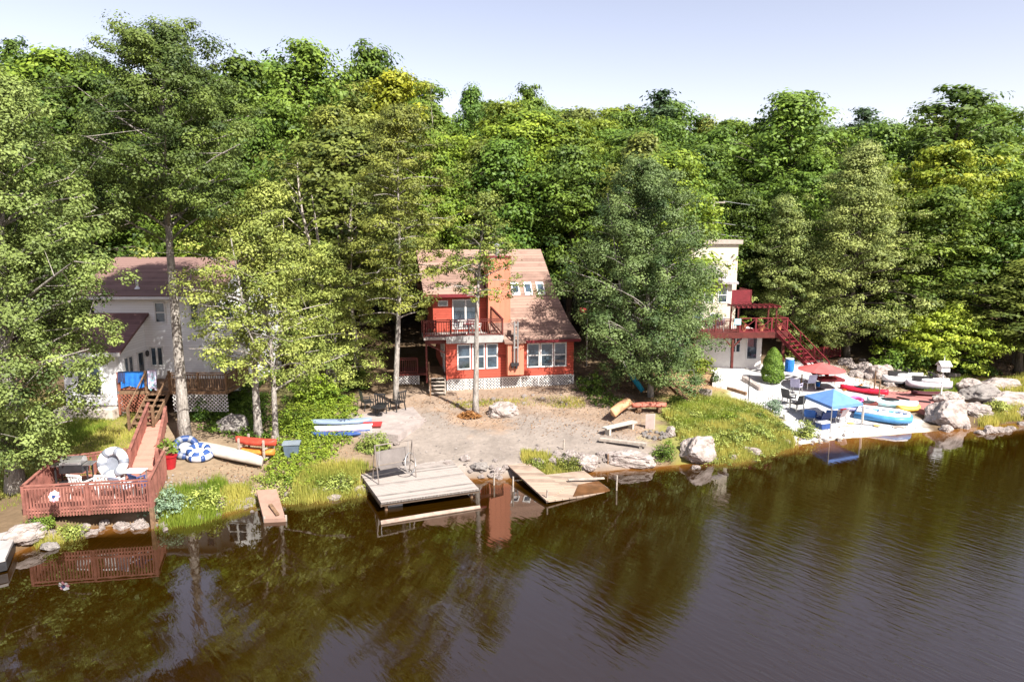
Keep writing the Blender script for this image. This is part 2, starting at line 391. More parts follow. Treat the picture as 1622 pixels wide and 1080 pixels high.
# ------------------------------------------------------------------ foliage
def leaves_mesh(name, C, Nn, size, tint, m, rng, aspect=0.62):
    n = len(C)
    Nn = Nn / np.maximum(1e-6, np.linalg.norm(Nn, axis=1))[:, None]
    rv = rng.normal(size=(n, 3)); t1 = np.cross(Nn, rv); t1 /= np.maximum(1e-6, np.linalg.norm(t1, axis=1))[:, None]
    t2 = np.cross(Nn, t1)
    s = size[:, None]
    V = np.empty((n, 4, 3)); V[:, 0] = C - t1 * s * 0.5; V[:, 1] = C - t2 * s * 0.5 * aspect; V[:, 2] = C + t1 * s * 0.5; V[:, 3] = C + t2 * s * 0.5 * aspect
    me = bpy.data.meshes.new(name)
    me.vertices.add(n * 4); me.vertices.foreach_set('co', V.astype(np.float32).ravel())
    me.loops.add(n * 4); me.loops.foreach_set('vertex_index', np.arange(n * 4, dtype=np.int32))
    me.polygons.add(n); me.polygons.foreach_set('loop_start', (np.arange(n) * 4).astype(np.int32))
    at = me.attributes.new('tint', 'FLOAT', 'FACE'); at.data.foreach_set('value', np.clip(tint, 0, 1).astype(np.float32))
    me.materials.append(m); me.update(calc_edges=True)
    return me

def clump_leaves(centres, cr, lc, ls, rng, axis_xy=None, flat=0.6, up=0.75):
    k = len(centres); C = np.repeat(centres, lc, 0); r = np.repeat(cr, lc)
    d = rng.normal(size=(k * lc, 3)); d /= np.linalg.norm(d, axis=1)[:, None]
    rad = rng.random(k * lc) ** 0.45
    P = C + d * (rad * r)[:, None] * np.array((1, 1, flat))
    out = np.zeros_like(d)
    if axis_xy is not None: out = C.copy(); out[:, :2] -= axis_xy; out[:, 2] = 0; out /= np.maximum(0.3, np.linalg.norm(out, axis=1))[:, None]
    Nn = d * 0.95 + np.array((0, 0, up)) + out * 0.35 + rng.normal(size=d.shape) * 0.26
    t = np.repeat(rng.normal(0.5, 0.27, k), lc) + rng.normal(0, 0.07, k * lc)
    return P, Nn, ls * rng.uniform(0.6, 1.35, k * lc), t

ENV = {
    'round': lambda t: (max(0.0, math.sin(PI * min(1, 0.12 + 0.88 * t))) ** 0.6) * (1.0 - 0.12 * t),
    'oval': lambda t: max(0.0, math.sin(PI * (0.06 + 0.94 * t) ** 0.9)) ** 0.75,
    'cone': lambda t: max(0.04, (1 - t) ** 0.72) * min(1, 0.55 + t * 3.5),
    'dome': lambda t: max(0.0, 1 - t ** 2.2) ** 0.6 * min(1, 0.72 + t),
    'tall': lambda t: max(0.05, (1 - t)) ** 0.45 * min(1, 0.5 + t * 1.6),
    'spread': lambda t: max(0.05, 1 - t ** 3) * min(1, 0.7 + t),
}

def tree_meshes(seed, H, Rad, z0, env, limbs, lc, ls, cr, bark, leaf, trunk_r=0.2, lean=(0, 0), cpl=6, rise=0.5, wob=0.25, flat=0.6, up=0.75, fill=0.3, rjit=0.3, bare=0, fork=0):
    rng = np.random.default_rng(seed); rnd = random.Random(seed)
    E = ENV[env]
    nz = 14; axis_pts = []
    ph = rnd.uniform(0, 6)
    for i in range(nz + 1):
        t = i / nz; q = t ** 1.3
        axis_pts.append(Vector((lean[0] * q + wob * math.sin(ph + t * 5) * t, lean[1] * q + wob * math.cos(ph * 2 + t * 4.3) * t, H * 0.97 * t)))
    def ax(z):
        t = max(0, min(0.9999, z / (H * 0.97))) * nz; i = int(t); return axis_pts[i].lerp(axis_pts[i + 1], t - i)
    def tr(z): return trunk_r * (1 - 0.92 * z / H) ** 0.9 * (1 + 0.45 * max(0, 1 - z / (0.06 * H)))
    wood = MB()
    wood.tube([p - Vector((0, 0, 0.3)) if i == 0 else p for i, p in enumerate(axis_pts)], [max(0.012, tr(p.z)) for p in axis_pts], 8)
    for k in range(fork):
        a = rnd.uniform(0, 6.28); zb = H * z0 * rnd.uniform(0.5, 1.0); p0 = ax(zb); top = ax(H * rnd.uniform(0.7, 0.9)) + Vector((math.cos(a), math.sin(a), 0)) * Rad * 0.45
        mid = p0.lerp(top, 0.45) + Vector((math.cos(a), math.sin(a), -0.3)) * Rad * 0.12
        r0 = tr(zb) * 0.62; wood.tube([p0, mid, top], [r0, r0 * 0.6, 0.02], 6)
    cents = []; crs = []
    lob = [rnd.uniform(0, 6.28) for _ in range(4)]
    ga = rnd.uniform(0, 6.28)
    for i in range(limbs):
        t = (i + 0.5) / limbs; t = t ** 0.85
        z = H * (z0 + (1 - z0) * t); a = ga + i * 2.39996 + rnd.uniform(-0.3, 0.3)
        lobf = 1 + 0.16 * math.sin(2 * a + lob[0] + z * 0.5) + 0.12 * math.sin(3 * a + lob[1] - z * 0.8)
        r = Rad * E(t) * lobf * rnd.uniform(1 - rjit, 1.06)
        zs = max(H * z0 * 0.75, z - rise * r * rnd.uniform(0.7, 1.3)); p0 = ax(zs)
        tip = ax(z) + Vector((math.cos(a) * r, math.sin(a) * r, rnd.uniform(-0.4, 0.4)))
        mid = p0.lerp(tip, 0.5) + Vector((rnd.uniform(-.15, .15), rnd.uniform(-.15, .15), 0.10)) * r
        q1 = p0.lerp(mid, 0.5) + Vector((rnd.uniform(-.06, .06), rnd.uniform(-.06, .06), 0.03)) * r
        r0 = min(tr(zs) * 0.5, 0.022 + 0.014 * r)
        bz = [(p0 * (1 - s) ** 3 + q1 * 3 * s * (1 - s) ** 2 + mid * 3 * s * s * (1 - s) + tip * s ** 3) for s in [k_ / 7 for k_ in range(8)]]
        mid = bz[4].lerp(bz[3], 0.5)
        wood.tube(bz, [r0 * (1 - 0.11 * k_) + 0.004 for k_ in range(8)], 5, caps=False)
        if i < bare: continue
        nc = max(2, int(cpl * (0.4 + 0.6 * r / Rad) + rnd.random()))
        for k in range(nc):
            f = 0.32 + 0.74 * (k + rnd.random() * 0.8) / nc
            base = p0.lerp(mid, f * 2) if f < 0.5 else mid.lerp(tip, (f - 0.5) * 2)
            sd = r * 0.30 * (1.1 - 0.5 * f) + 0.15
            off = Vector((rnd.gauss(0, sd), rnd.gauss(0, sd), rnd.gauss(0, sd * 0.45) + 0.1))
            c = base + off
            cents.append(tuple(c)); crs.append(cr * rnd.uniform(0.6, 1.3))
            if k % 2: wood.tube([base, base.lerp(c, 0.8)], [r0 * 0.25, 0.005], 4, caps=False)
    nf = int(len(cents) * fill)
    for _ in range(nf):
        t = rnd.random(); a = rnd.uniform(0, 6.28); z = H * (z0 + (1 - z0) * t); r = Rad * E(t) * math.sqrt(rnd.uniform(0.3, 1.0)) * (1 + 0.16 * math.sin(2 * a + lob[0] + z * 0.5)) * 0.95
        c = ax(z); cents.append((c.x + math.cos(a) * r, c.y + math.sin(a) * r, z)); crs.append(cr * rnd.uniform(0.5, 1.2))
    for k in range(3):
        c = ax(H * 0.96); cents.append((c.x + rnd.uniform(-.4, .4), c.y + rnd.uniform(-.4, .4), H - 0.2 - k * 0.35)); crs.append(cr * 0.6)
    cents = np.array(cents); crs = np.array(crs)
    P, Nn, sz, t = clump_leaves(cents, crs, lc, ls, rng, np.array((lean[0] * .5, lean[1] * .5)), flat, up)
    me = leaves_mesh('crown', P, Nn, sz, t, leaf, rng)
    return wood, me

def add_tree(name, label, base, top_px=None, H=None, **k):
    "base: ground point; the height follows from where the top shows above that point"
    x, y, z = base; lean = k.pop('lean', None); group = k.pop('group', None); bark = k['bark']
    if top_px is not None:
        tx, tz = PY(top_px[0], top_px[1], y + k.pop('ty', 0)); H = tz - z
        if lean is None: lean = (tx - x, k.pop('ly', 0))
    if lean is None: lean = (0, 0)
    root = thing(name, label, k.pop('cat', 'tree'), (x, y, z - 0.02), 0, group)
    wood, me = tree_meshes(H=H, lean=lean, **k)
    w = wood.build('trunk', bark, root, smooth=True)
    c = link(bpy.data.objects.new('crown', me)); c.parent = root
    return root

L_DARK = leaf_mat('maple_leaf_dark', (0.034, 0.072, 0.014), (0.13, 0.205, 0.025))
L_MID = leaf_mat('maple_leaf_mid', (0.046, 0.092, 0.014), (0.17, 0.255, 0.032))
L_LIME = leaf_mat('lime_leaf', (0.075, 0.13, 0.016), (0.24, 0.315, 0.03))
L_GOLD = leaf_mat('golden_leaf', (0.13, 0.165, 0.015), (0.36, 0.36, 0.025))
L_GREY = leaf_mat('grey_green_leaf', (0.058, 0.088, 0.024), (0.265, 0.325, 0.085))
L_OLIVE = leaf_mat('olive_leaf', (0.060, 0.085, 0.018), (0.24, 0.27, 0.05))
L_SOFT = leaf_mat('soft_needle', (0.08, 0.12, 0.03), (0.30, 0.36, 0.10))
L_PINE = leaf_mat('pine_needles', (0.030, 0.060, 0.025), (0.070, 0.110, 0.045))
L_YEL = leaf_mat('yellow_green_leaf', (0.11, 0.15, 0.03), (0.34, 0.385, 0.09))

# ---- trees at the water's edge and round the houses, each its own shape
b = hit(22, 790)
add_tree('willow_tree', 'tall fine-leaved grey-green tree at the left edge beside the red waterfront deck', (b[0] - 0.35, b[1] + 0.6, b[2] + 0.02), top_px=(-5, 125), seed=3, Rad=3.6, z0=0.11, env='oval', limbs=70, lc=185, ls=0.112, cr=0.60, bark=BARK_PALE, leaf=L_GREY, trunk_r=0.3, cpl=9, rise=0.5, fill=0.2, flat=0.75)
b = hit(293, 700)
add_tree('oak_tree', 'tallest tree, its long bare pale trunk standing in front of the white house', b, top_px=(250, 42), seed=11, Rad=4.9, z0=0.56, env='tall', limbs=56, lc=205, ls=0.114, cr=0.62, bark=BARK_PALE, leaf=leaf_mat('oak_leaf', (0.034, 0.068, 0.016), (0.155, 0.225, 0.045)), trunk_r=0.27, cpl=9, rise=0.45, fill=0.28, rjit=0.4, flat=0.6)
b = hit(437, 702)
add_tree('birch_tree', 'yellow-green birch with a slender pale trunk nearest the blue-grey bin', b, top_px=(415, 285), seed=21, Rad=4.0, z0=0.27, env='cone', limbs=46, lc=85, ls=0.125, cr=0.62, bark=BARK_PALE, leaf=L_YEL, trunk_r=0.14, cpl=7, rise=0.35, wob=0.3, fill=0.2, rjit=0.45, flat=0.5, fork=2)
b = hit(410, 694)
add_tree('birch_tree', 'yellow-green birch with a thick pale trunk just behind the red kayak', b, top_px=(372, 330), seed=22, Rad=3.6, z0=0.36, env='round', limbs=36, lc=80, ls=0.125, cr=0.6, bark=BARK_PALE, leaf=L_YEL, trunk_r=0.20, cpl=6, rise=0.35, fill=0.2, rjit=0.45, flat=0.5)
b = hit(520, 640)
add_tree('birch_tree', 'drooping yellow-green tree right of the pale trunks, its low branches over the stacked kayaks', (b[0], b[1] + 1.5, b[2]), top_px=(520, 385), seed=23, Rad=3.3, z0=0.08, env='cone', limbs=50, lc=85, ls=0.125, cr=0.6, bark=BARK_PALE, leaf=L_YEL, trunk_r=0.12, cpl=7, rise=0.15, fill=0.4, rjit=0.4, flat=0.45)
b = hit(627, 642)
add_tree('hemlock_tree', 'thin-trunked dark green tree between the patio chairs and the red cottage porch', b, top_px=(640, 165), seed=31, Rad=3.5, z0=0.30, env='tall', limbs=62, lc=95, ls=0.13, cr=0.58, bark=BARK_PALE, leaf=L_OLIVE, trunk_r=0.16, cpl=6, rise=0.1, fill=0.3, flat=0.5, rjit=0.35)
b = hit(753, 657)
add_tree('pine_tree', 'slim young tree with a sparse olive crown standing in front of the red cottage balcony', b, top_px=(765, 308), seed=41, Rad=2.9, z0=0.55, env='cone', limbs=46, lc=46, ls=0.13, cr=0.42, bark=BARK_PALE, leaf=L_OLIVE, trunk_r=0.17, cpl=5, rise=0.15, fill=0.1, rjit=0.55, wob=0.12, flat=0.5)
b = hit(1022, 628)
add_tree('maple_tree', 'dense bushy grey-green tree hanging low beside the red cottage, right of its windows', (b[0] + 0.3, b[1], b[2]), top_px=(1020, 252), seed=51, Rad=4.35, z0=0.08, env='dome', limbs=80, lc=185, ls=0.114, cr=0.60, bark=BARK_PALE, leaf=leaf_mat('deep_grey_green_leaf', (0.042, 0.078, 0.024), (0.165, 0.225, 0.07)), trunk_r=0.16, cpl=9, rise=0.55, fill=0.25, flat=0.8, fork=3)
add_tree('spruce_tree', 'lower conical grey-green tree right behind the maroon deck', (21.4, 50.5, ground(21.4, 50.5)), top_px=(1238, 312), seed=61, Rad=3.5, z0=0.10, env='cone', limbs=64, lc=90, ls=0.145, cr=0.7, bark=BARK_DARK, leaf=L_SOFT, trunk_r=0.15, cpl=6, rise=-0.05, fill=0.25, flat=0.5)
b = hit(1350, 575)
add_tree('larch_tree', 'large conical soft grey-green tree in the middle right, above the red sun umbrella', (b[0] + 0.3, b[1] + 1.5, b[2]), top_px=(1372, 225), seed=62, Rad=6.2, z0=0.13, env='cone', limbs=96, lc=105, ls=0.15, cr=0.8, bark=BARK_DARK, leaf=L_SOFT, trunk_r=0.22, cpl=8, rise=0.15, fill=0.3, flat=0.5)
b = hit(1318, 568)
add_tree('larch_tree', 'young grey-green tree squeezed between the two conical ones', (b[0], b[1] + 1, b[2]), top_px=(1298, 388), seed=63, Rad=3.0, z0=0.14, env='tall', limbs=44, lc=85, ls=0.15, cr=0.75, bark=BARK_DARK, leaf=L_SOFT, trunk_r=0.14, cpl=6, rise=0.2, fill=0.3, flat=0.5)
b = hit(1508, 590)
add_tree('dogwood_tree', 'small spreading yellow-green tree above the boulders at right', (b[0] - 0.2, b[1] + 1.0, b[2]), top_px=(1505, 488), seed=71, Rad=4.1, z0=0.22, env='spread', limbs=50, lc=50, ls=0.20, cr=0.6, bark=BARK_DARK, leaf=leaf_mat('bright_lime_leaf', (0.13, 0.19, 0.02), (0.36, 0.42, 0.045)), trunk_r=0.12, cpl=8, rise=0.35, fill=0.5, flat=0.4)
add_tree('maple_tree', 'tall maple turning gold at its top, with a bare dark trunk at right', (33.0, 53.5, ground(33.0, 53.5)), top_px=(1490, 228), seed=81, Rad=4.6, z0=0.36, env='round', limbs=52, lc=60, ls=0.27, cr=0.95, bark=BARK_DARK, leaf=leaf_mat('turning_leaf', (0.12, 0.18, 0.018), (0.34, 0.35, 0.03)), trunk_r=0.25, cpl=8, rise=0.4, fill=0.2, flat=0.45, rjit=0.4)
b = hit(1605, 585)
add_tree('maple_tree', 'green maple with a leaning grey trunk at the right edge', (b[0] + 1.2, b[1] + 1.4, b[2]), top_px=(1640, 290), seed=82, Rad=3.5, z0=0.33, env='round', limbs=44, lc=56, ls=0.25, cr=0.9, bark=BARK_PALE, leaf=L_MID, trunk_r=0.22, cpl=8, rise=0.4, fill=0.25, flat=0.5)
# bare, dying trees between the white house and the red cottage
def dead_tree(label, base, top_px, seed, Rd=1.8, bare=16, tr_r=0.20):
    add_tree('dead_tree', label, base, top_px=top_px, seed=seed, Rad=Rd, z0=0.42, env='tall', limbs=22, lc=30, ls=0.2, cr=0.5, bark=BARK_DEAD, leaf=L_OLIVE, trunk_r=tr_r, cpl=3, rise=0.8, fill=0.02, wob=0.5, bare=bare, fork=2)
dead_tree('bleached half-dead tree with bare forked limbs, left one behind the birches', (-10.9, 40.0, ground(-10.9, 40)), (478, 245), 91)
dead_tree('bleached half-dead tree with bare forked limbs, right one behind the birches', (-9.6, 41.5, ground(-9.6, 41.5)), (548, 290), 92)
dead_tree('tall thin dead treetop poking from the wood above the red cottage', (-7.6, 62.0, ground(-7.6, 62)), (690, 128), 93, 1.6, 10, 0.09)

# ---- the wood behind: a few kinds, each copy its own tree
KINDS = {}
def kind(key, **k):
    w, me = tree_meshes(seed=k.pop('seed'), H=17.0, bark=BARK_DARK, leaf=L_MID, trunk_r=0.26, **k)
    m = bpy.data.meshes.new('trunk'); m.from_pydata(w.v, [], w.f); m.materials.append(BARK_DARK); m.update(); m.polygons.foreach_set('use_smooth', [True] * len(m.polygons))
    KINDS[key] = (m, me)
kind('round', seed=101, Rad=4.6, z0=0.25, env='round', limbs=46, lc=66, ls=0.27, cr=1.05, cpl=8, rise=0.5, fill=0.3, flat=0.55)
kind('broad', seed=102, Rad=5.2, z0=0.30, env='dome', limbs=50, lc=66, ls=0.27, cr=1.15, cpl=8, rise=0.5, fill=0.35, flat=0.5)
kind('oval', seed=103, Rad=3.7, z0=0.25, env='oval', limbs=46, lc=64, ls=0.27, cr=1.0, cpl=7, rise=0.5, fill=0.3, flat=0.6)
kind('tall', seed=104, Rad=3.9, z0=0.22, env='tall', limbs=50, lc=64, ls=0.26, cr=0.95, cpl=7, rise=0.4, fill=0.3, flat=0.5, rjit=0.4)
kind('open', seed=105, Rad=4.4, z0=0.35, env='round', limbs=34, lc=60, ls=0.27, cr=0.9, cpl=7, rise=0.6, fill=0.08, flat=0.5, rjit=0.5)
kind('pine', seed=106, Rad=2.8, z0=0.35, env='cone', limbs=50, lc=34, ls=0.24, cr=0.75, cpl=5, rise=0.05, fill=0.05, flat=0.35, rjit=0.5)
SKY_X = [-200, 0, 60, 120, 180, 240, 330, 430, 480, 540, 600, 650, 690, 750, 840, 900, 960, 1050, 1120, 1190, 1250, 1300, 1370, 1440, 1520, 1580, 1622, 1800]
SKY_Y = [40, 55, 75, 75, 60, 62, 100, 92, 80, 104, 90, 118, 158, 160, 150, 170, 168, 160, 182, 190, 165, 192, 185, 190, 155, 200, 235, 235]
def forest_tree(key, label, x, y, top_z, leaf, group, wide=1.0, rz=0.0, name='maple_tree'):
    z = ground(x, y) - 0.1; s = (top_z - z) / 17.0
    r = thing(name, label, 'tree', (x, y, z), rz, group)
    r.scale = (s * wide if s > 0.75 else 0.75 * wide, s * wide if s > 0.75 else 0.75 * wide, s)
    t, c = KINDS[key]
    a = link(bpy.data.objects.new('trunk', t)); a.parent = r
    o = link(bpy.data.objects.new('crown', c)); o.parent = r
    o.material_slots[0].link = 'OBJECT'; o.material_slots[0].material = leaf
    return r
def sky_tree(key, label, px, py, y, leaf, wide=1.0, name='maple_tree', rz=0.0, group=None):
    x, z = PY(px, py, y); return forest_tree(key, label, x, y, z, leaf, group, wide, rz, name)
# the ones that stand out
NAMED = [
 ('round', 'round-topped bright green maple rising above the treeline at right centre', 1252, 150, 66, L_MID, 1.25),
 ('open', 'large open-crowned dark tree standing highest at right with sky through its branches', 1522, 138, 62, L_DARK, 1.5),
 ('tall', 'golden-yellow maple on the skyline between the white house and the red cottage', 618, 110, 60, L_GOLD, 0.95),
 ('round', 'dark green tree peeking over the golden maple on the skyline', 594, 80, 72, L_DARK, 0.9),
 ('broad', 'lime-green rounded maple at the left edge of the skyline', 70, 82, 52, L_LIME, 1.1),
 ('open', 'small dark treetop poking out at the far left of the skyline', 18, 62, 66, L_DARK, 0.7),
 ('round', 'bushy bright green treetop on the skyline right of the tallest tree', 480, 70, 60, L_MID, 1.0),
 ('oval', 'dark narrow treetop on the skyline just right of the tallest tree', 372, 92, 58, L_DARK, 1.0),
 ('open', 'pair-topped green tree on the skyline above the red cottage roof', 838, 136, 80, L_MID, 0.8),
 ('oval', 'small dark treetop on the skyline left of the pair-topped one', 752, 140, 84, L_DARK, 0.7),
 ('pine', 'wispy dark pine on the far skyline right of the middle', 1048, 142, 92, L_PINE, 1.5),
 ('pine', 'wide thin pine on the far skyline between the two tall right-hand crowns', 1378, 172, 90, L_PINE, 1.6),
 ('broad', 'broad dark green maple directly behind the red cottage', 905, 235, 52, L_DARK, 1.05),
 ('round', 'bright green maple just above the bushy grey-green tree', 1085, 262, 54, L_MID, 1.0),
 ('tall', 'lime and dark green tree rising behind the slim pine and the cottage roof', 690, 205, 50, L_LIME, 0.9),
 ('broad', 'broad dark green tree behind the cream house', 1180, 300, 58, L_DARK, 1.0),
 ('round', 'dark round tree close behind the white house', 395, 190, 48, L_DARK, 0.9),
 ('tall', 'shaggy mid-green tree left of the tallest tree', 128, 110, 44, L_DARK, 1.0),
 ('tall', 'olive shaggy tree behind the dead branches', 530, 165, 50, L_OLIVE, 0.95),
 ('oval', 'green-gold maple at the right edge of the treeline', 1592, 235, 58, L_LIME, 1.0),
 ('oval', 'tall green maple behind the big soft conical tree', 1400, 200, 62, L_MID, 1.05),
 ('round', 'yellowish maple on the treeline above the red cottage', 800, 165, 66, L_LIME, 1.0),
]
for i, (k, lab, px, py, y, lf, wd) in enumerate(NAMED):
    sky_tree(k, lab, px, py, y, lf, wd, rz=i * 1.3, name='pine_tree' if k == 'pine' else 'maple_tree')
rnd = random.Random(5)
RX = [0, 165, 185, 300, 340, 400, 430, 645, 665, 725, 745, 940, 1085, 1110, 1195, 1235, 1420, 1500, 1622, 1800]
RY = [1120, 1120, 880, 885, 930, 1010, 1100, 1100, 905, 905, 1070, 1090, 1010, 780, 775, 850, 885, 850, 790, 780]
taken = [(PY(n[2], n[3], n[4])[0], n[4]) for n in NAMED] + [(-14.7, 29.6), (-11, 40), (-6.4, 38), (7.7, 39), (22, 50.5), (26, 51), (33, 53.5), (36, 50)]
def zone(px):
    for lim, s in ((260, 'far left, behind the tall trees there'), (540, 'behind the white house'), (700, 'between the white house and the red cottage'), (960, 'behind the red cottage'),
                   (1160, 'between the red cottage and the cream house'), (1340, 'behind the cream house and maroon deck'), (2000, 'at far right, behind the gold-topped maple')):
        if px < lim: return s
rows = [46, 51, 56.5, 62, 68, 75, 82, 90, 98]
LEAFS = [(L_DARK, 'dark green', 3), (L_MID, 'fresh green', 5), (L_LIME, 'yellowish green', 1.3), (L_OLIVE, 'dull olive', 1.5)]
for ri, y0 in enumerate(rows):
    half = y0 * 0.75 + 9; sp = 5.0 + ri * 0.2; x = -half + rnd.uniform(0, sp)
    while x < half:
        xx = x + rnd.uniform(-1.3, 1.3); yy = y0 + rnd.uniform(-2, 2); x += sp
        px = 811 + F * xx / yy * 0.985
        if min(math.hypot(xx - a, yy - b_) for a, b_ in taken) < 3.0: continue
        if yy < 54 and (-24 < xx < -12 and yy < 47 or -7.5 < xx < 6.5 and yy < 50 or 11 < xx < 31): continue
        sky = float(np.interp(px, SKY_X, SKY_Y))
        back = (len(rows) - 1 - ri)
        py = sky + rnd.uniform(-6, 20) + (back ** 1.15) * 8.5 * rnd.uniform(0.5, 1.2)
        _, tz = PY(px, py, yy)
        tz = min(tz, ground(xx, yy) + rnd.uniform(22, 26), math.tan(PITCH + math.atan((float(np.interp(px, RX, RY)) - 540) / F)) * yy - CAM_H)
        if tz - ground(xx, yy) < 7.5: tz = ground(xx, yy) + rnd.uniform(7, 8)
        lf, word, _ = rnd.choices(LEAFS, [l[2] for l in LEAFS])[0]
        if px > 560 and px < 1000 and rnd.random() < 0.25: lf, word = L_LIME, 'yellowish green'
        k = rnd.choice(['round', 'broad', 'oval', 'tall', 'open', 'round'])
        shape = {'round': 'round-crowned', 'broad': 'broad-crowned', 'oval': 'narrow oval', 'tall': 'tall tapering', 'open': 'loose open-crowned'}[k]
        forest_tree(k, f'{shape} {word} tree in the wood, {zone(px)}', xx, yy, tz, lf, f'{shape} {word} trees of the wood {zone(px)}'.replace(',', ''), rnd.uniform(1.0, 1.4), rnd.uniform(0, 6.28))
# ------------------------------------------------------------------ houses
def window(parent, x0, x1, z0, z1, y, axis='x', sash=True, mull=1, name='window', fw=0.07, side=-1):
    "frame standing 3 cm proud of a wall whose outer face lies at y (axis x: wall runs along x); panes are children"
    f = MB(); g = MB(); o = side
    def bx(m, a0, a1, c0, c1, d0, d1):
        d0, d1 = sorted((y + o * d0, y + o * d1))
        if axis == 'x': m.box(a0, d0, c0, a1, d1, c1)
        else: m.box(d0, a0, c0, d1, a1, c1)
    bx(f, x0, x1, z0, z0 + fw, -0.02, 0.05); bx(f, x0, x1, z1 - fw, z1, -0.02, 0.05)
    bx(f, x0, x0 + fw, z0 + fw, z1 - fw, -0.02, 0.05); bx(f, x1 - fw, x1, z0 + fw, z1 - fw, -0.02, 0.05)
    for i in range(1, mull + 1):
        if mull > 1 or True:
            xm = x0 + (x1 - x0) * i / (mull + 1)
            if mull: bx(f, xm - fw * 0.7, xm + fw * 0.7, z0 + fw, z1 - fw, -0.02, 0.045)
    if sash: bx(f, x0 + fw, x1 - fw, (z0 + z1) / 2 - 0.03, (z0 + z1) / 2 + 0.03, -0.02, 0.04)
    fo = f.build(name, WHITE, parent)
    bx(g, x0 + fw, x1 - fw, z0 + fw, z1 - fw, -0.02, 0.012)
    g.build('pane', GLASS, fo)
    return fo

def lattice(mb, x0, x1, z0, z1, y, step=0.16, w=0.035, axis='x', clip=True):
    "crossed diagonal laths filling a rectangle"
    h = z1 - z0
    for s in (1, -1):
        k = x0 - h
        while k < x1 + h:
            a, b = (k, z0), (k + h, z1)
            if s < 0: a, b = (k, z1), (k + h, z0)
            xa, xb = max(a[0], x0), min(b[0], x1)
            if xb - xa > 0.02:
                za = a[1] + (b[1] - a[1]) * (xa - a[0]) / h; zb = a[1] + (b[1] - a[1]) * (xb - a[0]) / h
                yy = y + s * 0.008
                pa, pb = ((xa, yy, za), (xb, yy, zb)) if axis == 'x' else ((yy, xa, za), (yy, xb, zb))
                mb.bar(pa, pb, 0.014, w) if axis == 'x' else mb.bar(pa, pb, 0.014, w)
            k += step * 1.4
    return mb

POSTS = set()
def railing(parent, a, b, m, h=0.95, gap=0.13, post=1.6, skirt=0.0, name='railing', bal=0.035, low=0.1, pw=0.09):
    "straight railing between two points at floor level"
    a = Vector(a); b = Vector(b); L_ = (b - a).length; d = (b - a) / L_; mb = MB(); Z = Vector((0, 0, 1))
    e_ = d * 0.051; mb.bar(a + Z * h - e_, b + Z * h - e_, 0.10, 0.04); mb.bar(a + Z * (h - 0.10), b + Z * (h - 0.10), 0.035, 0.06); mb.bar(a + Z * low, b + Z * low, 0.035, 0.07)
    n = max(1, round(L_ / post))
    for i in range(n + 1):
        p = a + d * L_ * i / n; key = (parent.name, round(p.x, 1), round(p.y, 1), round(p.z, 1))
        if key in POSTS: continue
        POSTS.add(key); mb.bar(p - Z * skirt, p + Z * (h - 0.021), pw, pw)
    n = int(L_ / gap)
    for i in range(1, n):
        p = a + d * L_ * i / n; mb.bar(p + Z * (-skirt if skirt else low + 0.03), p + Z * (h - 0.13), bal, bal)
    return mb.build(name, m, parent)

def stairs(parent, top, bot, width, n, m, name='stairs', rail=None, treads=0.28):
    "open stair with two stringers; top and bot are the middles of its ends"
    top = Vector(top); bot = Vector(bot); d = bot - top; s = Vector((d.y, -d.x, 0)).normalized() * width / 2
    mb = MB()
    for q in (-1, 1): mb.bar(top + s * q, bot + s * q, 0.05, 0.22)
    for i in range(n):
        p = top.lerp(bot, (i + 0.5) / n); mb.bar(p - s * 0.95 + Vector((0, 0, .04)), p + s * 0.95 + Vector((0, 0, .04)), treads, 0.04)
    o = mb.build(name, m, parent)
    if rail:
        for q in (-1, 1):
            r = MB(); a = top + s * q * 1.08; b = bot + s * q * 1.08; Z = Vector((0, 0, 1))
            r.bar(a + Z * 0.9, b + Z * 0.9, 0.06, 0.05); r.bar(a + Z * 0.45, b + Z * 0.45, 0.04, 0.05)
            for k in range(4):
                p = a.lerp(b, k / 3); r.bar(p - Z * 0.1, p + Z * 0.9, 0.08)
            r.build('handrail', rail, parent)
    return o

# ---- the red cottage (local: x along the front, y back, z up)
rx, ry = G(708, 620, 1.15)
RH = thing('red_cottage', 'orange-red two-storey lakeside cottage with pinkish shingle roof, balcony and white-framed windows', 'house', (rx, ry, 1.12), R(11))
m = MB(); m.box(0, 0, 0.76, 4.45, 7.5, 3.12); m.box(4.45, 0.06, 0.76, 7.62, 7.5, 3.05)
m.build('lower_wall', RED_SIDING, RH)
m = MB(); m.box(-0.6, 1.7, 3.3, 2.6, 6.5, 5.62)
m.add([(2.6, 1.5, 3.3), (2.6, 5.0, 3.3), (2.6, 5.0, 7.9), (2.6, 1.5, 5.6)], [(0, 1, 2, 3)])
m.add([(-0.6, 1.72, 5.6), (-0.6, 6.5, 5.6), (-0.6, 5.0, 7.95)], [(0, 2, 1)])
m.add([(6.55, 5.0, 7.95), (6.95, 2.4, 5.25), (7.4, 1.0, 3.78), (7.6, 0.0, 3.05), (7.6, 7.5, 3.05), (6.6, 7.5, 5.4)], [(5, 4, 3, 2, 1, 0)])
m.build('upper_wall', RED_SIDING, RH)
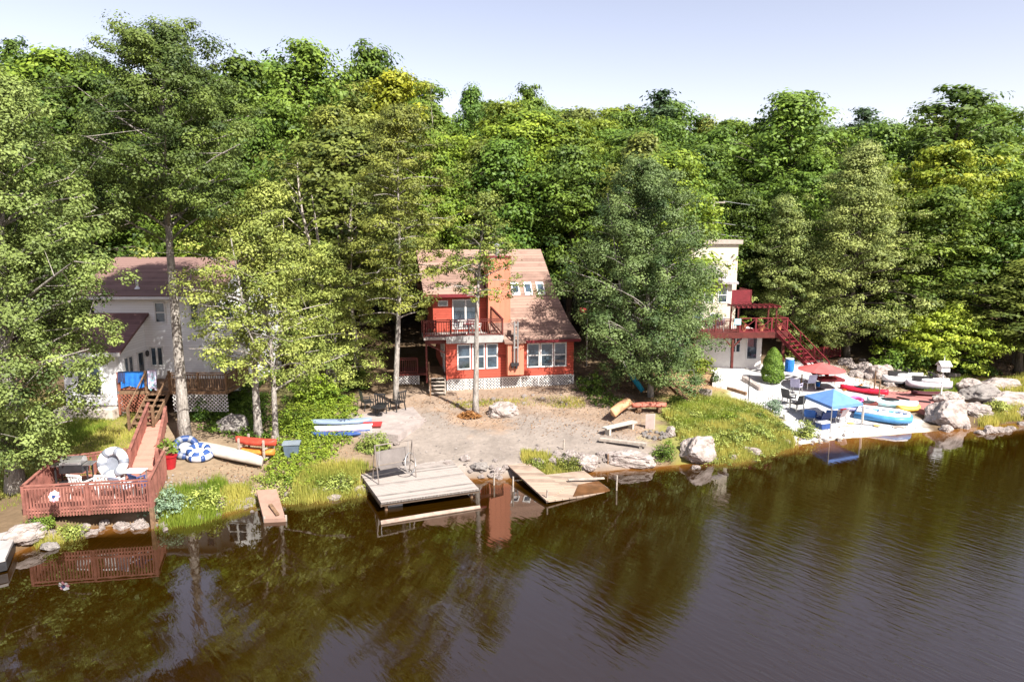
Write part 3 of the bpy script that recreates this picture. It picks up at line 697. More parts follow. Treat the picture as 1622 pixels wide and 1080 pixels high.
# roofs
m = MB()
prof = [(-0.32, 2.98, 8.0, 4.4), (1.0, 3.92, 7.6, 3.9), (2.4, 5.42, 7.15, 3.9), (5.0, 8.12, 6.75, 3.9)]
for (y0, z0, xr0, xl0), (y1, z1, xr1, xl1) in zip(prof, prof[1:]):
    m.slab([(xl0, y0, z0), (xr0, y0, z0), (xr1, y1, z1), (xl1, y1, z1)], 0.14)
m.slab([(-1.35, 5.0, 8.12), (6.75, 5.0, 8.12), (7.1, 9.0, 4.6), (-1.1, 9.0, 4.6)], 0.14)
m.slab([(-1.15, 1.2, 5.60), (2.5, 1.2, 5.60), (2.5, 5.0, 8.12), (-1.35, 5.0, 8.12)], 0.14)
m.slab([(2.5, 3.5, 7.12), (3.9, 3.5, 6.56), (3.9, 5.0, 8.12), (2.5, 5.0, 8.12)], 0.14)
m.slab([(2.62, 0.1, 3.22), (3.35, -0.3, 3.12), (4.4, -0.3, 3.0), (4.0, 1.0, 3.92), (2.62, 1.0, 3.92)], 0.12)
m.slab([(3.3, -0.75, 2.94), (4.55, -0.75, 2.94), (4.45, -0.05, 3.2), (3.3, -0.05, 3.2)], 0.08)
rf = m.build('roof', SHINGLE_RED, RH)
for (px_, w_) in ((4.35, 0.5), (5.15, 0.5), (5.95, 0.5)):
    k = MB(); y0, y1 = 2.35, 3.0; sl = 2.7 / 2.6
    z = lambda yy: 5.42 + (yy - 2.4) * sl
    def quad(mb, xa, xb, ya, yb, lift, t):
        mb.slab([(xa, ya, z(ya) + lift), (xb, ya, z(ya) + lift), (xb, yb, z(yb) + lift), (xa, yb, z(yb) + lift)], t)
    quad(k, px_, px_ + w_, y0, y0 + 0.09, 0.09, 0.12); quad(k, px_, px_ + w_, y1 - 0.09, y1, 0.09, 0.12)
    quad(k, px_, px_ + 0.07, y0 + 0.09, y1 - 0.09, 0.09, 0.12); quad(k, px_ + w_ - 0.07, px_ + w_, y0 + 0.09, y1 - 0.09, 0.09, 0.12)
    so_ = k.build('skylight', WHITE, RH)
    k = MB(); quad(k, px_ + 0.07, px_ + w_ - 0.07, y0 + 0.09, y1 - 0.09, 0.05, 0.05); k.build('pane', GLASS, so_)
# chimney chase and bump-out
m = MB(); m.box(2.62, 0.92, 3.0, 3.95, 2.6, 7.72); cs = m.build('chimney_chase', ORANGE_SIDING, RH)
m = MB(); m.box(2.56, 0.86, 7.722, 4.01, 2.66, 7.80); m.build('cap', MAROON, cs)
m = MB(); m.lathe([(0.13, 7.8), (0.13, 8.35)], 12, (3.3, 1.8)); m.lathe([(0.2, 8.36), (0.2, 8.46), (0.05, 8.55)], 12, (3.3, 1.8)); m.build('flue', METAL_L, cs)
m = MB(); m.box(3.5, -0.62, 0.98, 4.46, -0.004, 2.92); m.build('bump_out', ORANGE_SIDING, RH)
m = MB()
for xx in (3.86, 4.06): m.tube([(xx, -0.78, 1.75), (xx, -0.78, 4.15)], 0.05, 8)
m.box(3.8, -0.80, 2.6, 4.12, -0.64, 2.68)
for z_ in (3.3, 3.9): m.box(3.84, -0.76, z_, 4.08, -0.05, z_ + 0.05)
m.build('vent_pipe', METAL_L, RH)
m = MB(); m.box(3.66, -0.86, 1.55, 4.12, -0.625, 1.74); m.box(3.72, -0.82, 1.42, 3.8, -0.63, 1.55); m.box(3.95, -0.82, 1.38, 4.05, -0.63, 1.55); m.build('meter_box', METAL_D, RH)
# windows
window(RH, 0.62, 1.42, 1.30, 2.80, 0.0, mull=0); window(RH, 1.50, 2.25, 1.30, 2.80, 0.0, mull=0); window(RH, 2.32, 3.02, 1.30, 2.80, 0.0, mull=0)
for i in range(3): window(RH, 4.78 + i * 0.82, 5.56 + i * 0.82, 1.26, 2.72, 0.06, mull=0)
window(RH, -0.3, 0.3, 4.85, 5.2, 1.7, mull=0, sash=False)
window(RH, 0.55, 2.15, 3.45, 5.25, 1.7, mull=1, sash=False, name='sliding_door')
d = window(RH, 1.0, 1.9, 1.0, 2.9, 0.0, axis='y', mull=0, sash=False, name='side_door')
window(RH, 2.6, 3.3, 1.6, 2.7, 0.0, axis='y', mull=0)
# corner boards, lattice skirt, eave boards
m = MB()
m.box(-0.03, -0.03, 0.70, 0.06, 0.05, 3.1); m.box(7.56, 0.02, 0.70, 7.65, 0.12, 3.0); m.build('corner_board', RED_SIDING, RH)
m = MB(); m.box(4.5, -0.38, 2.80, 7.95, -0.33, 2.96); m.box(-1.2, 1.13, 5.42, 2.5, 1.18, 5.6); m.build('gutter', MAROON, RH)
m = MB()
for i in range(7):
    x0 = 0.04 + i * 1.09; x1 = x0 + 1.05
    m.box(x0 - 0.04, 0.02, -0.2, x0 + 0.02, 0.09, 0.75)
    m.box(x0 + 0.02, 0.03, 0.70, x1, 0.08, 0.755); m.box(x0 + 0.02, 0.03, 0.0, x1, 0.08, 0.05)
    lattice(m, x0 + 0.02, x1, 0.05, 0.70, 0.055, 0.12, 0.042)
m.box(7.60, 0.02, -0.4, 7.68, 0.1, 0.75); m.build('lattice_skirt', LATTICE_W, RH)
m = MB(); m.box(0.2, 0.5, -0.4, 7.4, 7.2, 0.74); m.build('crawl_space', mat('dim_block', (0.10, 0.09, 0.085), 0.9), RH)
# balcony: deck over the left bay, wrapping round the corner
m = MB(); m.box(-1.3, -0.28, 3.13, 3.3, 1.68, 3.28); m.build('balcony_floor', mat('grey_boards', (0.30, 0.27, 0.25), 0.8), RH)
m = MB(); m.box(-0.02, -0.33, 2.90, 3.32, -0.282, 3.30); m.build('fascia', mat('fascia_grey', (0.34, 0.34, 0.33), 0.6), RH)
for a, b in (((-1.28, -0.25, 3.28), (3.26, -0.25, 3.28)), ((3.26, -0.25, 3.28), (2.75, 1.0, 3.9)), ((-1.28, -0.25, 3.28), (-1.28, 1.66, 3.28))):
    railing(RH, a, b, DARK_RED, 0.98, 0.14, 1.5, name='balcony_railing', bal=0.03, pw=0.08)
m = MB(); m.box(-1.2, 0.0, 2.86, -0.05, 1.6, 3.12); m.bar((-1.15, 0.0, 0.6), (-1.15, 0.0, 2.86), 0.1); m.bar((-0.05, 0.05, 2.3), (-1.1, 0.05, 2.86), 0.07); m.build('balcony_brace', DARK_RED, RH)
# side porch with lattice and steps
m = MB(); m.box(-2.75, 1.6, 0.72, -0.95, 3.6, 0.85); m.build('porch_floor', DARK_RED, RH)
m = MB(); lattice(m, -2.75, -1.55, -0.1, 0.72, 1.62, 0.12, 0.04); m.box(-2.8, 1.58, -0.2, -2.74, 1.66, 0.72); m.box(-1.56, 1.58, -0.2, -1.50, 1.66, 0.72); m.build('porch_lattice', LATTICE_W, RH)
railing(RH, (-2.72, 1.66, 0.85), (-1.6, 1.66, 0.85), DARK_RED, 0.95, 0.12, 1.1, name='porch_railing'); railing(RH, (-2.72, 1.66, 0.85), (-2.72, 3.5, 0.85), DARK_RED, 0.95, 0.12, 1.1, name='porch_railing')
m = MB(); m.box(-0.94, 0.3, 0.80, -0.02, 3.4, 0.90); m.build('landing', WOOD_BROWN, RH)
stairs(RH, (-0.52, 0.35, 0.84), (-0.62, -0.75, 0.0), 0.9, 5, WOOD_GREY, rail=None, name='steps')
m = MB(); m.bar((-1.02, -0.8, -0.15), (-1.02, -0.8, 0.95), 0.09); m.bar((-1.02, -0.8, 0.93), (-1.0, 0.4, 1.75), 0.06); m.bar((-1.0, 0.4, 0.3), (-1.0, 0.4, 1.75), 0.09); m.build('step_rail', WOOD_BROWN, RH)
# balcony furniture
def W_(root, x, y, z):
    return root.matrix_world @ Vector((x, y, z))
bpy.context.view_layer.update()
def chair_parts(t, m, w=0.55, h=0.42, back=0.9, arms=True, slats=True, legm=None, z0=0.0):
    s = MB(); s.box(-w / 2, -0.25, h, w / 2, 0.25, h + 0.04); s.build('seat', m, t)
    b = MB()
    if slats:
        for i in range(5): xx = -w / 2 + 0.05 + (w - 0.1) * i / 4; b.bar((xx, 0.26, h + 0.04), (xx, 0.38, back), 0.06, 0.02)
        b.bar((-w / 2, 0.385, back), (w / 2, 0.385, back), 0.03, 0.07)
    else: b.slab([(-w / 2, 0.25, h + 0.05), (w / 2, 0.25, h + 0.05), (w / 2, 0.40, back), (-w / 2, 0.40, back)], 0.03, (0, 1, 0))
    b.build('backrest', m, t)
    if arms:
        for q in (-1, 1):
            a = MB(); a.box(q * w / 2 - 0.03, -0.25, h + 0.2, q * w / 2 + 0.03, 0.3, h + 0.23); a.bar((q * w / 2, -0.22, h), (q * w / 2, -0.22, h + 0.2), 0.04); a.build('armrest', m, t)
    for qx in (-1, 1):
        for qy in (-1, 1):
            l = MB(); l.bar((qx * (w / 2 - 0.03), qy * 0.22, h), (qx * (w / 2 + 0.01), qy * 0.27, 0), 0.045); l.build('leg', legm or m, t)
def chair(name, label, loc, rz, m, group=None, cat='chair', **k):
    t = thing(name, label, cat, loc, rz, group); chair_parts(t, m, **k); return t
WPL = mat('white_plastic', (0.80, 0.80, 0.78), 0.4, 0.04)
chair('patio_chair', 'white chair left of the tree trunk on the red cottage balcony', W_(RH, 0.9, 0.5, 3.285), R(-160), WPL)
chair('patio_chair', 'white chair right of its twin, nearer the tree trunk, on the red cottage balcony', W_(RH, 1.75, 0.5, 3.285), R(-200), WPL)
t = thing('balcony_table', 'dark round table between the chairs on the red cottage balcony', 'table', W_(RH, 1.33, 0.35, 3.285)); MB().lathe([(0.36, 0.62), (0.36, 0.66)], 14).build('table_top', MAROON, t); MB().tube([(0, 0, 0), (0, 0, .62)], 0.04).build('leg', MAROON, t)
chair('balcony_chair', 'dark red chair at the left end of the red cottage balcony', W_(RH, -0.85, 0.6, 3.285), R(200), MAROON)

# ---- the white house at left
WX, WY = -21.8, 35.4
wz = 1.9
WH = thing('white_house', 'pale two-storey house with reddish roof and dark-roofed wing behind the tall trunk', 'house', (WX, WY, wz), 0)
m = MB(); m.box(0, 0, 0, 5.55, 7, 5.25); m.add([(0, 0, 5.25), (0, 7, 5.25), (0, 4, 6.9)], [(0, 2, 1)]); m.add([(5.55, 0, 5.25), (5.55, 7, 5.25), (5.55, 4, 6.9)], [(0, 1, 2)])
m.box(5.551, 0.5, 0, 7.4, 6.5, 5.2); m.build('main_wall', PALE_SIDING, WH)
m = MB(); m.slab([(-0.9, -0.45, 5.22), (6.6, -0.45, 5.22), (6.6, 4.0, 7.02), (-0.9, 4.0, 7.02)], 0.15); m.slab([(-0.9, 4.0, 7.02), (6.6, 4.0, 7.02), (6.6, 7.5, 5.5), (-0.9, 7.5, 5.5)], 0.15)
rf = m.build('roof', board_mat('mauve_shingles', (0.17, 0.105, 0.09), 'Z', 0.09, 0.75, 0.9, 0.16), WH)
m = MB(); m.tube([(2.2, 0.3, 5.4), (2.2, 0.3, 6.0)], 0.06, 8); m.lathe([(0.16, 5.5), (0.07, 5.62)], 10, (2.2, 0.3)); m.build('roof_vent', WHITE, rf)
m = MB(); m.box(-0.9, -0.53, 5.02, 6.6, -0.455, 5.16); m.build('gutter', WHITE, WH)
m = MB(); m.box(-0.2, -2.6, 0, 2.55, -0.004, 2.72); m.add([(2.55, -2.6, 2.72), (2.55, -0.005, 2.72), (2.55, -0.005, 4.0)], [(0, 1, 2)]); m.build('wing_wall', PALE_SIDING, WH)
m = MB(); m.slab([(-0.5, -2.95, 2.70), (2.85, -2.95, 2.70), (2.85, -0.02, 4.28), (-0.5, -0.02, 4.28)], 0.14); m.build('wing_roof', SHINGLE_DARK, WH)
m = MB(); m.box(-0.5, -3.03, 2.50, 2.85, -2.955, 2.68); m.box(2.47, -2.64, 0, 2.58, -2.604, 2.6); m.build('trim', WHITE, WH)
m = MB(); m.box(-0.4, -3.4, -1.0, 2.5, -2.0, -0.06); m.build('foundation', CONCRETE, WH)
window(WH, 0.45, 1.65, 0.45, 2.3, -2.6, mull=1, sash=False)
window(WH, -2.2, -1.35, 0.1, 2.3, 2.55, axis='y', side=1, mull=1, sash=False, name='sliding_door')
window(WH, -0.95, -0.3, 0.2, 2.35, 2.55, axis='y', side=1, mull=0, sash=False, name='side_door')
window(WH, 2.75, 3.45, 1.45, 2.5, 0.0, mull=1, sash=False); window(WH, 3.15, 3.75, 3.75, 4.85, 0.0, mull=0)
window(WH, 5.0, 5.5, 3.75, 4.85, 0.0, mull=0); window(WH, 6.0, 7.1, 3.7, 4.8, 0.5, mull=1)
m = MB(); m.lathe([(0.05, 2.0), (0.09, 2.1), (0.09, 2.25), (0.03, 2.32)], 8, (2.66, -0.12)); m.build('wall_lamp', METAL_D, WH)
# its upper deck
UD = thing('upper_deck', 'dark brown raised deck with lattice skirt in front of the white house', 'deck', (WX, WY, wz))
m = MB(); m.box(2.62, -2.9, 0.62, 7.9, -0.02, 0.78); m.build('deck_floor', WOOD_BROWN, UD)
m = MB(); lattice(m, 2.62, 3.95, -0.25, 0.62, -2.88, 0.13, 0.045); m.box(2.55, -2.93, -0.4, 2.63, -2.84, 0.62); m.build('lattice_skirt', LATTICE_B, UD)
m = MB(); lattice(m, 5.2, 7.9, -0.25, 0.62, -2.88, 0.13, 0.04); m.build('lattice_skirt', LATTICE_W, UD)
railing(UD, (2.62, -2.86, 0.78), (4.05, -2.86, 0.78), LATTICE_B, 0.9, 0.12, 1.4); railing(UD, (5.15, -2.86, 0.78), (7.85, -2.86, 0.78), WOOD_BROWN, 0.9, 0.12, 1.35); railing(UD, (7.85, -2.86, 0.78), (7.85, -0.1, 0.78), WOOD_BROWN, 0.9, 0.12, 1.35)
stairs(UD, (4.6, -2.92, 0.72), (4.55, -4.6, -0.55), 1.0, 6, WOOD_BROWN, rail=None, name='stairs')
for xx in (4.02, 5.16):
    m = MB(); m.bar((xx, -2.97, 0.7), (xx, -2.97, 1.8), 0.1); m.bar((xx, -4.7, -0.7), (xx, -4.7, 0.45), 0.1); m.bar((xx, -2.97, 1.7), (xx, -4.7, 0.42), 0.06); m.build('handrail', WOOD_BROWN, UD)
def cloth_over(name, label, cat, loc, w, h, m, rz=0.0, folds=5, seed=1, group=None):
    rg = random.Random(seed); mb = MB(); nx, nz = 16, 8; 
    top = []
    for sgn in (1, -1):
        for j in range(nz + 1):
            for i in range(nx + 1):
                u = i / nx; v = j / nz
                z = -v * h * (1 + 0.08 * math.sin(u * 9 + seed)) * (1 if sgn > 0 else 0.5)
                y = sgn * (-0.05 - 0.05 * v * (1 + math.sin(u * folds * 6.28 + seed)))
                top.append(((u - 0.5) * w, y, z + 0.02))
    o = 0; n = nx + 1
    for sgn in range(2):
        b = sgn * n * (nz + 1)
        for j in range(nz):
            for i in range(nx): mb.f.append((b + j * n + i, b + j * n + i + 1, b + (j + 1) * n + i + 1, b + (j + 1) * n + i))
    for i in range(nx): mb.f.append((i, i + 1, n * (nz + 1) + i + 1, n * (nz + 1) + i))
    mb.v = top
    ob = mb.build(name, m, None, loc, rz, smooth=True); tag(ob, label, cat, group); return ob
BLUE = mat('royal_blue_cloth', (0.02, 0.16, 0.55), 0.8, 0.2, 4)
cloth_over('beach_towel', 'bright blue tarp draped over the brown deck railing by the white house', 'tarp', (WX + 3.45, WY - 2.86, wz + 1.72), 1.3, 0.75, BLUE, seed=2)
cloth_over('beach_towel', 'pale lilac and teal towel hung on the stair post of the white house', 'towel', (WX + 4.35, WY - 2.97, wz + 1.85), 0.4, 0.95, mat('lilac_towel', (0.55, 0.50, 0.68), 0.9, 0.2, 5, col2=(0.10, 0.45, 0.45), thresh=(0.35, 0.5)), seed=5)
cloth_over('beach_towel', 'dark navy towel bunched left of the blue tarp on the deck railing', 'towel', (WX + 2.85, WY - 2.86, wz + 1.72), 0.4, 0.5, mat('navy_cloth', (0.03, 0.04, 0.10), 0.9), seed=7)

# ---- the cream house at right
cx0, cy0 = PY(1120, 575, 46.0)[0], 46.0
CZ = 1.6
CH = thing('cream_house', 'tall cream house half hidden by the bushy grey-green tree, with maroon balcony', 'house', (13.2, 46.2, CZ), R(4))
m = MB(); m.box(-3.2, 3.2, 0, 3.35, 9, 7.9); m.build('tower_wall', CREAM, CH)
m = MB(); m.box(-3.0, 0.9, 0, 2.1, 3.196, 5.4); m.build('bay_wall', CREAM, CH)
m = MB(); m.box(-3.0, 0.0, -0.8, 4.05, 0.896, 2.0); m.box(2.101, 0.9, -0.8, 4.05, 3.19, 2.0); m.build('basement_wall', mat('basement_white', (0.70, 0.68, 0.64), 0.7, 0.05), CH)
m = MB(); m.box(-3.4, 3.0, 7.905, 3.6, 9.2, 8.2); m.build('roof', mat('flat_roof_trim', (0.38, 0.33, 0.29), 0.8), CH)
m = MB(); m.slab([(-3.3, 0.5, 5.35), (2.4, 0.5, 5.35), (1.2, 3.19, 6.6), (-3.3, 3.19, 6.6)], 0.14); m.slab([(2.4, 0.5, 5.35), (2.4, 3.19, 5.35), (1.2, 3.19, 6.6)], 0.1); m.build('bay_roof', mat('grey_shingles', (0.33, 0.30, 0.31), 0.9, 0.2), CH)
for x0 in (-2.0, -0.9, 0.15, 1.1): window(CH, x0, x0 + 0.7, 3.9, 5.0, 0.9, mull=0)
for x0 in (-0.6, 0.6): window(CH, x0, x0 + 0.75, 2.2, 3.2, 0.9, mull=0, name='window')
window(CH, 1.85, 2.55, 0.55, 1.75, 0.0, mull=1); window(CH, 2.95, 3.75, 0.05, 1.9, 0.0, mull=0, sash=False, name='basement_door')
window(CH, 1.0, 2.0, 4.2, 5.1, 2.1, axis='y', side=1, mull=0)
m = MB(); m.box(2.15, 1.0, 3.75, 3.6, 3.15, 3.9); m.build('balcony_floor', MAROON, CH)
for a, b in (((2.15, 1.04, 3.9), (3.5, 1.04, 3.9)), ((3.57, 1.04, 3.9), (3.57, 3.1, 3.9))):
    m = MB(); a = Vector(a); b = Vector(b); m.bar(a + Vector((0, 0, .45)), b + Vector((0, 0, .45)), 0.05, 0.85); m.build('balcony_panel', MAROON, CH)
# its mid-level deck on posts, with stair
MD = thing('maroon_deck', 'maroon timber deck on posts with cross-braced railing in front of the cream house', 'deck', (13.2, 46.2, CZ), R(4))
m = MB(); m.box(-1.6, -1.9, 2.05, 4.9, -0.01, 2.22); m.build('deck_floor', MAROON, MD)
m = MB(); m.box(-1.62, -1.95, 1.85, 4.92, -1.905, 2.24); m.build('fascia', DARK_RED, MD)
for x in (-1.4, 1.25, 4.7):
    m = MB(); m.bar((x, -1.8, -0.3), (x, -1.8, 1.84), 0.15)
    if x == 1.25: m.bar((x, -1.8, 1.2), (x + 0.6, -1.8, 1.84), 0.08); m.bar((x, -1.8, 1.2), (x - 0.6, -1.8, 1.84), 0.08)
    m.build('post', DARK_RED, MD)
railing(MD, (-1.6, -1.88, 2.22), (1.6, -1.88, 2.22), DARK_RED, 0.9, 0.11, 1.6, bal=0.04)
m = MB()
for i in range(3):
    a = 1.65 + i * 1.07
    m.bar((a, -1.88, 2.22), (a, -1.88, 3.15), 0.09); m.bar((a + 0.05, -1.88, 2.3), (a + 1.0, -1.88, 3.05), 0.04); m.bar((a + 0.05, -1.87, 3.05), (a + 1.0, -1.87, 2.3), 0.04)
m.bar((1.6, -1.88, 3.16), (4.9, -1.88, 3.16), 0.1, 0.05); m.bar((1.6, -1.88, 2.28), (4.9, -1.88, 2.28), 0.04, 0.06); m.build('cross_railing', MAROON, MD)
railing(MD, (4.86, -1.85, 2.22), (4.86, -0.1, 2.22), MAROON, 0.92, 0.12, 1.7)
RS = thing('maroon_stairs', 'long maroon staircase running down right from the deck of the cream house to the sand', 'staircase', (13.2, 46.2, CZ), R(4))
stairs(RS, (4.6, -1.6, 2.15), (6.2, -4.3, -0.3), 1.1, 11, MAROON, rail=MAROON, name='flight')
m = MB(); m.box(5.6, -5.3, -0.42, 7.1, -4.2, -0.26); m.build('bottom_landing', MAROON, RS)
FR = thing('maroon_fence', 'long low maroon railing running back from the foot of the stairs under the trees', 'fence', (0, 0, 0))
p1 = hit(1276, 575); p2 = hit(1330, 567); p3 = hit(1268, 548)
for a, b in ((p3, p1), (p1, p2)):
    railing(FR, (a[0], a[1], a[2] + 0.1), (b[0], b[1], b[2] + 0.1), MAROON, 0.9, 0.16, 1.5, name='fence_section')
# things on that deck
bpy.context.view_layer.update()
for i, (x, lab) in enumerate(((-1.2, 'royal blue folding chair at the left end of the maroon deck'), (-0.6, 'blue folding chair second from the left on the maroon deck'), (0.35, 'blue and white folding chair left of the centre post of the maroon deck'))):
    chair('folding_chair', lab, W_(MD, x, -1.35, 2.225), R(170 + i * 12), mat('blue_sling', (0.03, 0.05, 0.32), 0.8, 0.3) if i < 2 else mat('white_blue_sling', (0.5, 0.5, 0.62), 0.8, 0.3), slats=False, legm=METAL_L, back=0.95)
t = tag(MB().box(-0.02, -0.22, 0, 0.02, 0.22, 0.4).build('sign_board', mat('sky_blue_board', (0.35, 0.62, 0.72), 0.6), None, W_(MD, 1.45, -1.96, 2.75), R(94)), 'small pale blue board fixed to the maroon deck railing', 'sign board')
PR = thing('pergola', 'maroon slatted pergola low over the maroon deck', 'pergola', W_(MD, 2.9, -1.0, 2.22), R(4))
for sx in (-1.3, 1.3):
    for sy in (-0.6, 0.6): MB().bar((sx, sy, 0), (sx, sy, 1.6), 0.09).build('post', DARK_RED, PR)
m = MB()
for i in range(9): m.box(-1.5 + i * 0.36, -0.85, 1.66, -1.42 + i * 0.36, 0.85, 1.74)
for sy in (-0.6, 0.6): m.box(-1.6, sy - 0.04, 1.6, 1.6, sy + 0.04, 1.655)
m.build('slatted_top', MAROON, PR)
def potted(label, loc, s, leafm, potm, seed, group=None, name='potted_plant', ph=0.35):
    t = thing(name, label, 'plant', loc, 0, group)
    MB().lathe([(0.13 * s, 0), (0.19 * s, ph * s), (0.21 * s, ph * s), (0.21 * s, (ph + .03) * s)], 12).build('pot', potm, t)
    rg = np.random.default_rng(seed); c = rg.normal(0, 0.12 * s, (8, 3)) + np.array((0, 0, (ph + 0.2) * s))
    P, Nn, sz, ti = clump_leaves(c, np.full(8, 0.16 * s), 26, 0.10 * s, rg)
    o = link(bpy.data.objects.new('foliage', leaves_mesh('foliage', P, Nn, sz, ti, leafm, rg))); o.parent = t; return t
TERRA = mat('terracotta', (0.42, 0.16, 0.09), 0.8)
potted('small leafy plant in a clay pot on the maroon deck beside the pale blue board', W_(MD, 2.0, -1.5, 2.225), 1.3, L_MID, TERRA, 4)
potted('trailing plant in a clay pot at the right corner of the maroon deck', W_(MD, 4.4, -1.5, 2.225), 1.4, L_MID, TERRA, 5)
potted('pale flowering plant in a clay pot in the middle of the maroon deck', W_(MD, 3.2, -1.6, 2.225), 1.2, L_GREY, TERRA, 6)

# ---- utility pole and wires
ux, uz = PY(1130, 330, 56)
UP = thing('utility_pole', 'utility pole with thin wires behind the cream house', 'pole', (ux, 56, ground(ux, 56)))
hh = PY(1130, 312, 56)[1] - ground(ux, 56)
MB().tube([(0, 0, -0.2), (0, 0, hh)], [0.16, 0.10], 10).build('post', WOOD_GREY, UP); MB().box(-0.9, -0.06, hh - 0.5, 0.9, 0.06, hh - 0.38).build('crossarm', WOOD_GREY, UP)
for i, (dz, dx) in enumerate(((-0.35, 0.8), (-2.0, 0.1), (-2.9, 0.1))):
    pts = [Vector((dx, 0, hh + dz)).lerp(Vector((dx + 16, 2, hh + dz - 0.3)), s / 10) - Vector((0, 0, 0.5 * (1 - (s / 5 - 1) ** 2))) for s in range(11)]
    MB().tube(pts, 0.022, 4).build('wire', METAL_L, UP)
# ------------------------------------------------------------------ waterfront deck at left
DZ = 0.85
D = {k: G(*p, DZ) for k, p in dict(FL=(40, 812), FR=(240, 800), BR=(262, 750), BM=(205, 742), BL=(96, 757)).items()}
def v3(k, z=DZ): return (D[k][0], D[k][1], z)
DK = thing('waterfront_deck', 'reddish-brown deck with slatted railings on the bank at the lower left', 'deck', (0, 0, 0))
m = MB(); m.prism([D['FL'], D['FR'], D['BR'], D['BM'], D['BL']], DZ - 0.06, DZ); m.build('deck_floor', DECK_RED, DK)
railing(DK, v3('FL'), v3('FR'), RAIL_RED, 0.95, 0.10, 2.05, skirt=0.2, name='front_railing', bal=0.045)
railing(DK, v3('FR'), v3('BR'), RAIL_RED, 0.95, 0.10, 1.5, skirt=0.2, name='side_railing', bal=0.05)
railing(DK, v3('BL'), v3('BM'), RAIL_RED, 0.85, 0.12, 1.3, name='back_railing', bal=0.04)
railing(DK, v3('FL'), v3('BL'), RAIL_RED, 0.95, 0.10, 1.3, name='side_railing', bal=0.05)
for k in ('FL', 'FR', 'BR', 'BL'):
    x, y = D[k]; MB().bar((x, y, -0.6), (x, y, DZ - 0.07), 0.12).build('post', WOOD_BROWN, DK)
m = MB(); a = Vector(v3('FL', DZ - 0.13)); b = Vector(v3('FR', DZ - 0.13)); m.bar(a + Vector((0, .08, 0)), b + Vector((0, .08, 0)), 0.05, 0.13); m.build('rim_joist', WOOD_BROWN, DK)
WK = thing('walkway', 'reddish-brown boardwalk with solid side rails climbing from the deck to the white house stairs', 'boardwalk', (0, 0, 0))
tl = G(238, 659, 1.5); tr_ = G(264, 668, 1.5); bl = G(207, 742, 0.9); br_ = G(250, 744, 0.9)
m = MB(); m.slab([(*bl, 0.9), (*br_, 0.9), (*tr_, 1.5), (*tl, 1.5)], 0.06); m.build('ramp_floor', board_mat('red_ramp_boards', (0.50, 0.22, 0.17), 'Y', 0.14, 0.5, 0.7, 0.1), WK)
for a, b, nm in ((bl, tl, 'L'), (br_, tr_, 'R')):
    A = Vector((*a, 0.9)); B = Vector((*b, 1.5)); m = MB(); Z = Vector((0, 0, 1))
    m.bar(A + Z * 0.75, B + Z * 0.75, 0.12, 0.05); n = int((B - A).length / 0.16)
    for i in range(n + 1):
        p = A.lerp(B, i / n); m.bar(p + Z * 0.03, p + Z * 0.72, 0.03 if i % 8 else 0.1, 0.13 if i % 8 else 0.1, up=(0, 1, 0))
    m.build('side_rail', RAIL_RED, WK)
# things on the deck
def on(px, py, z=DZ): x, y = G(px, py, z); return (x, y, z + 0.004)
GR = thing('gas_grill', 'stainless gas grill on a wheeled cart at the back of the red waterfront deck', 'grill', on(120, 768), R(8))
STEEL = mat('brushed_steel', (0.45, 0.44, 0.43), 0.3, 0.1, metal=0.8)
for sx in (-0.55, 0.55):
    for sy in (-0.22, 0.22): MB().bar((sx, sy, 0), (sx, sy, 0.8), 0.05).build('leg', METAL_D, GR)
MB().box(-0.4, -0.27, 0.55, 0.4, 0.27, 0.86).build('firebox', METAL_D, GR)
m = MB(); pts = [(-0.42, 0, 0.86)]; m.v = []
for i in range(9):
    a = PI * i / 8
    for xx in (-0.38, 0.38): m.v.append((xx, -0.27 * math.cos(a), 0.87 + 0.27 * math.sin(a)))
for i in range(8): m.f.append((2 * i, 2 * i + 1, 2 * i + 3, 2 * i + 2))
m.f.append(tuple(range(0, 18, 2))); m.f.append(tuple(range(17, 0, -2))); ld = m.build('lid', STEEL, GR, smooth=False)
MB().bar((-0.3, -0.33, 0.98), (0.3, -0.33, 0.98), 0.03).build('handle', METAL_L, ld)
for q in (-1, 1): MB().box(*sorted((q * 0.401, q * 0.72))[:1], -0.24, 0.82, sorted((q * 0.401, q * 0.72))[1], 0.24, 0.86).build('side_shelf', STEEL, GR)
MB().box(-0.55, -0.2, 0.12, 0.55, 0.2, 0.15).build('bottom_shelf', METAL_D, GR)
G_CH = 'white plastic chairs on the red deck'
chair('plastic_chair', 'white plastic chair in front of the grill on the red deck', on(133, 786), R(170), WPL, G_CH, back=0.92)
chair('plastic_chair', 'white plastic chair just in front of the leaning swim ring', on(174, 786), R(185), WPL, G_CH, back=0.92)
BLW = mat('blue_white_sling', (0.45, 0.52, 0.72), 0.7, 0.2, 9, col2=(0.75, 0.76, 0.80), thresh=(0.45, 0.55))
chair('folding_chair', 'blue-and-white folding chair between the white chair and the right-hand rail', on(199, 788), R(160), BLW, slats=False, legm=METAL_D)
chair('folding_chair', 'dark blue folding chair in the right front corner of the red deck', on(229, 784), R(150), mat('dark_blue_sling', (0.05, 0.08, 0.22), 0.8), slats=False, legm=METAL_L)
t = thing('deck_table', 'small pale table against the boardwalk end of the red deck', 'table', on(216, 766)); MB().box(-0.35, -0.25, 0.5, 0.35, 0.25, 0.54).build('table_top', WPL, t)
for sx in (-0.3, 0.3):
    for sy in (-0.2, 0.2): MB().bar((sx, sy, 0), (sx, sy, 0.5), 0.04).build('leg', METAL_L, t)
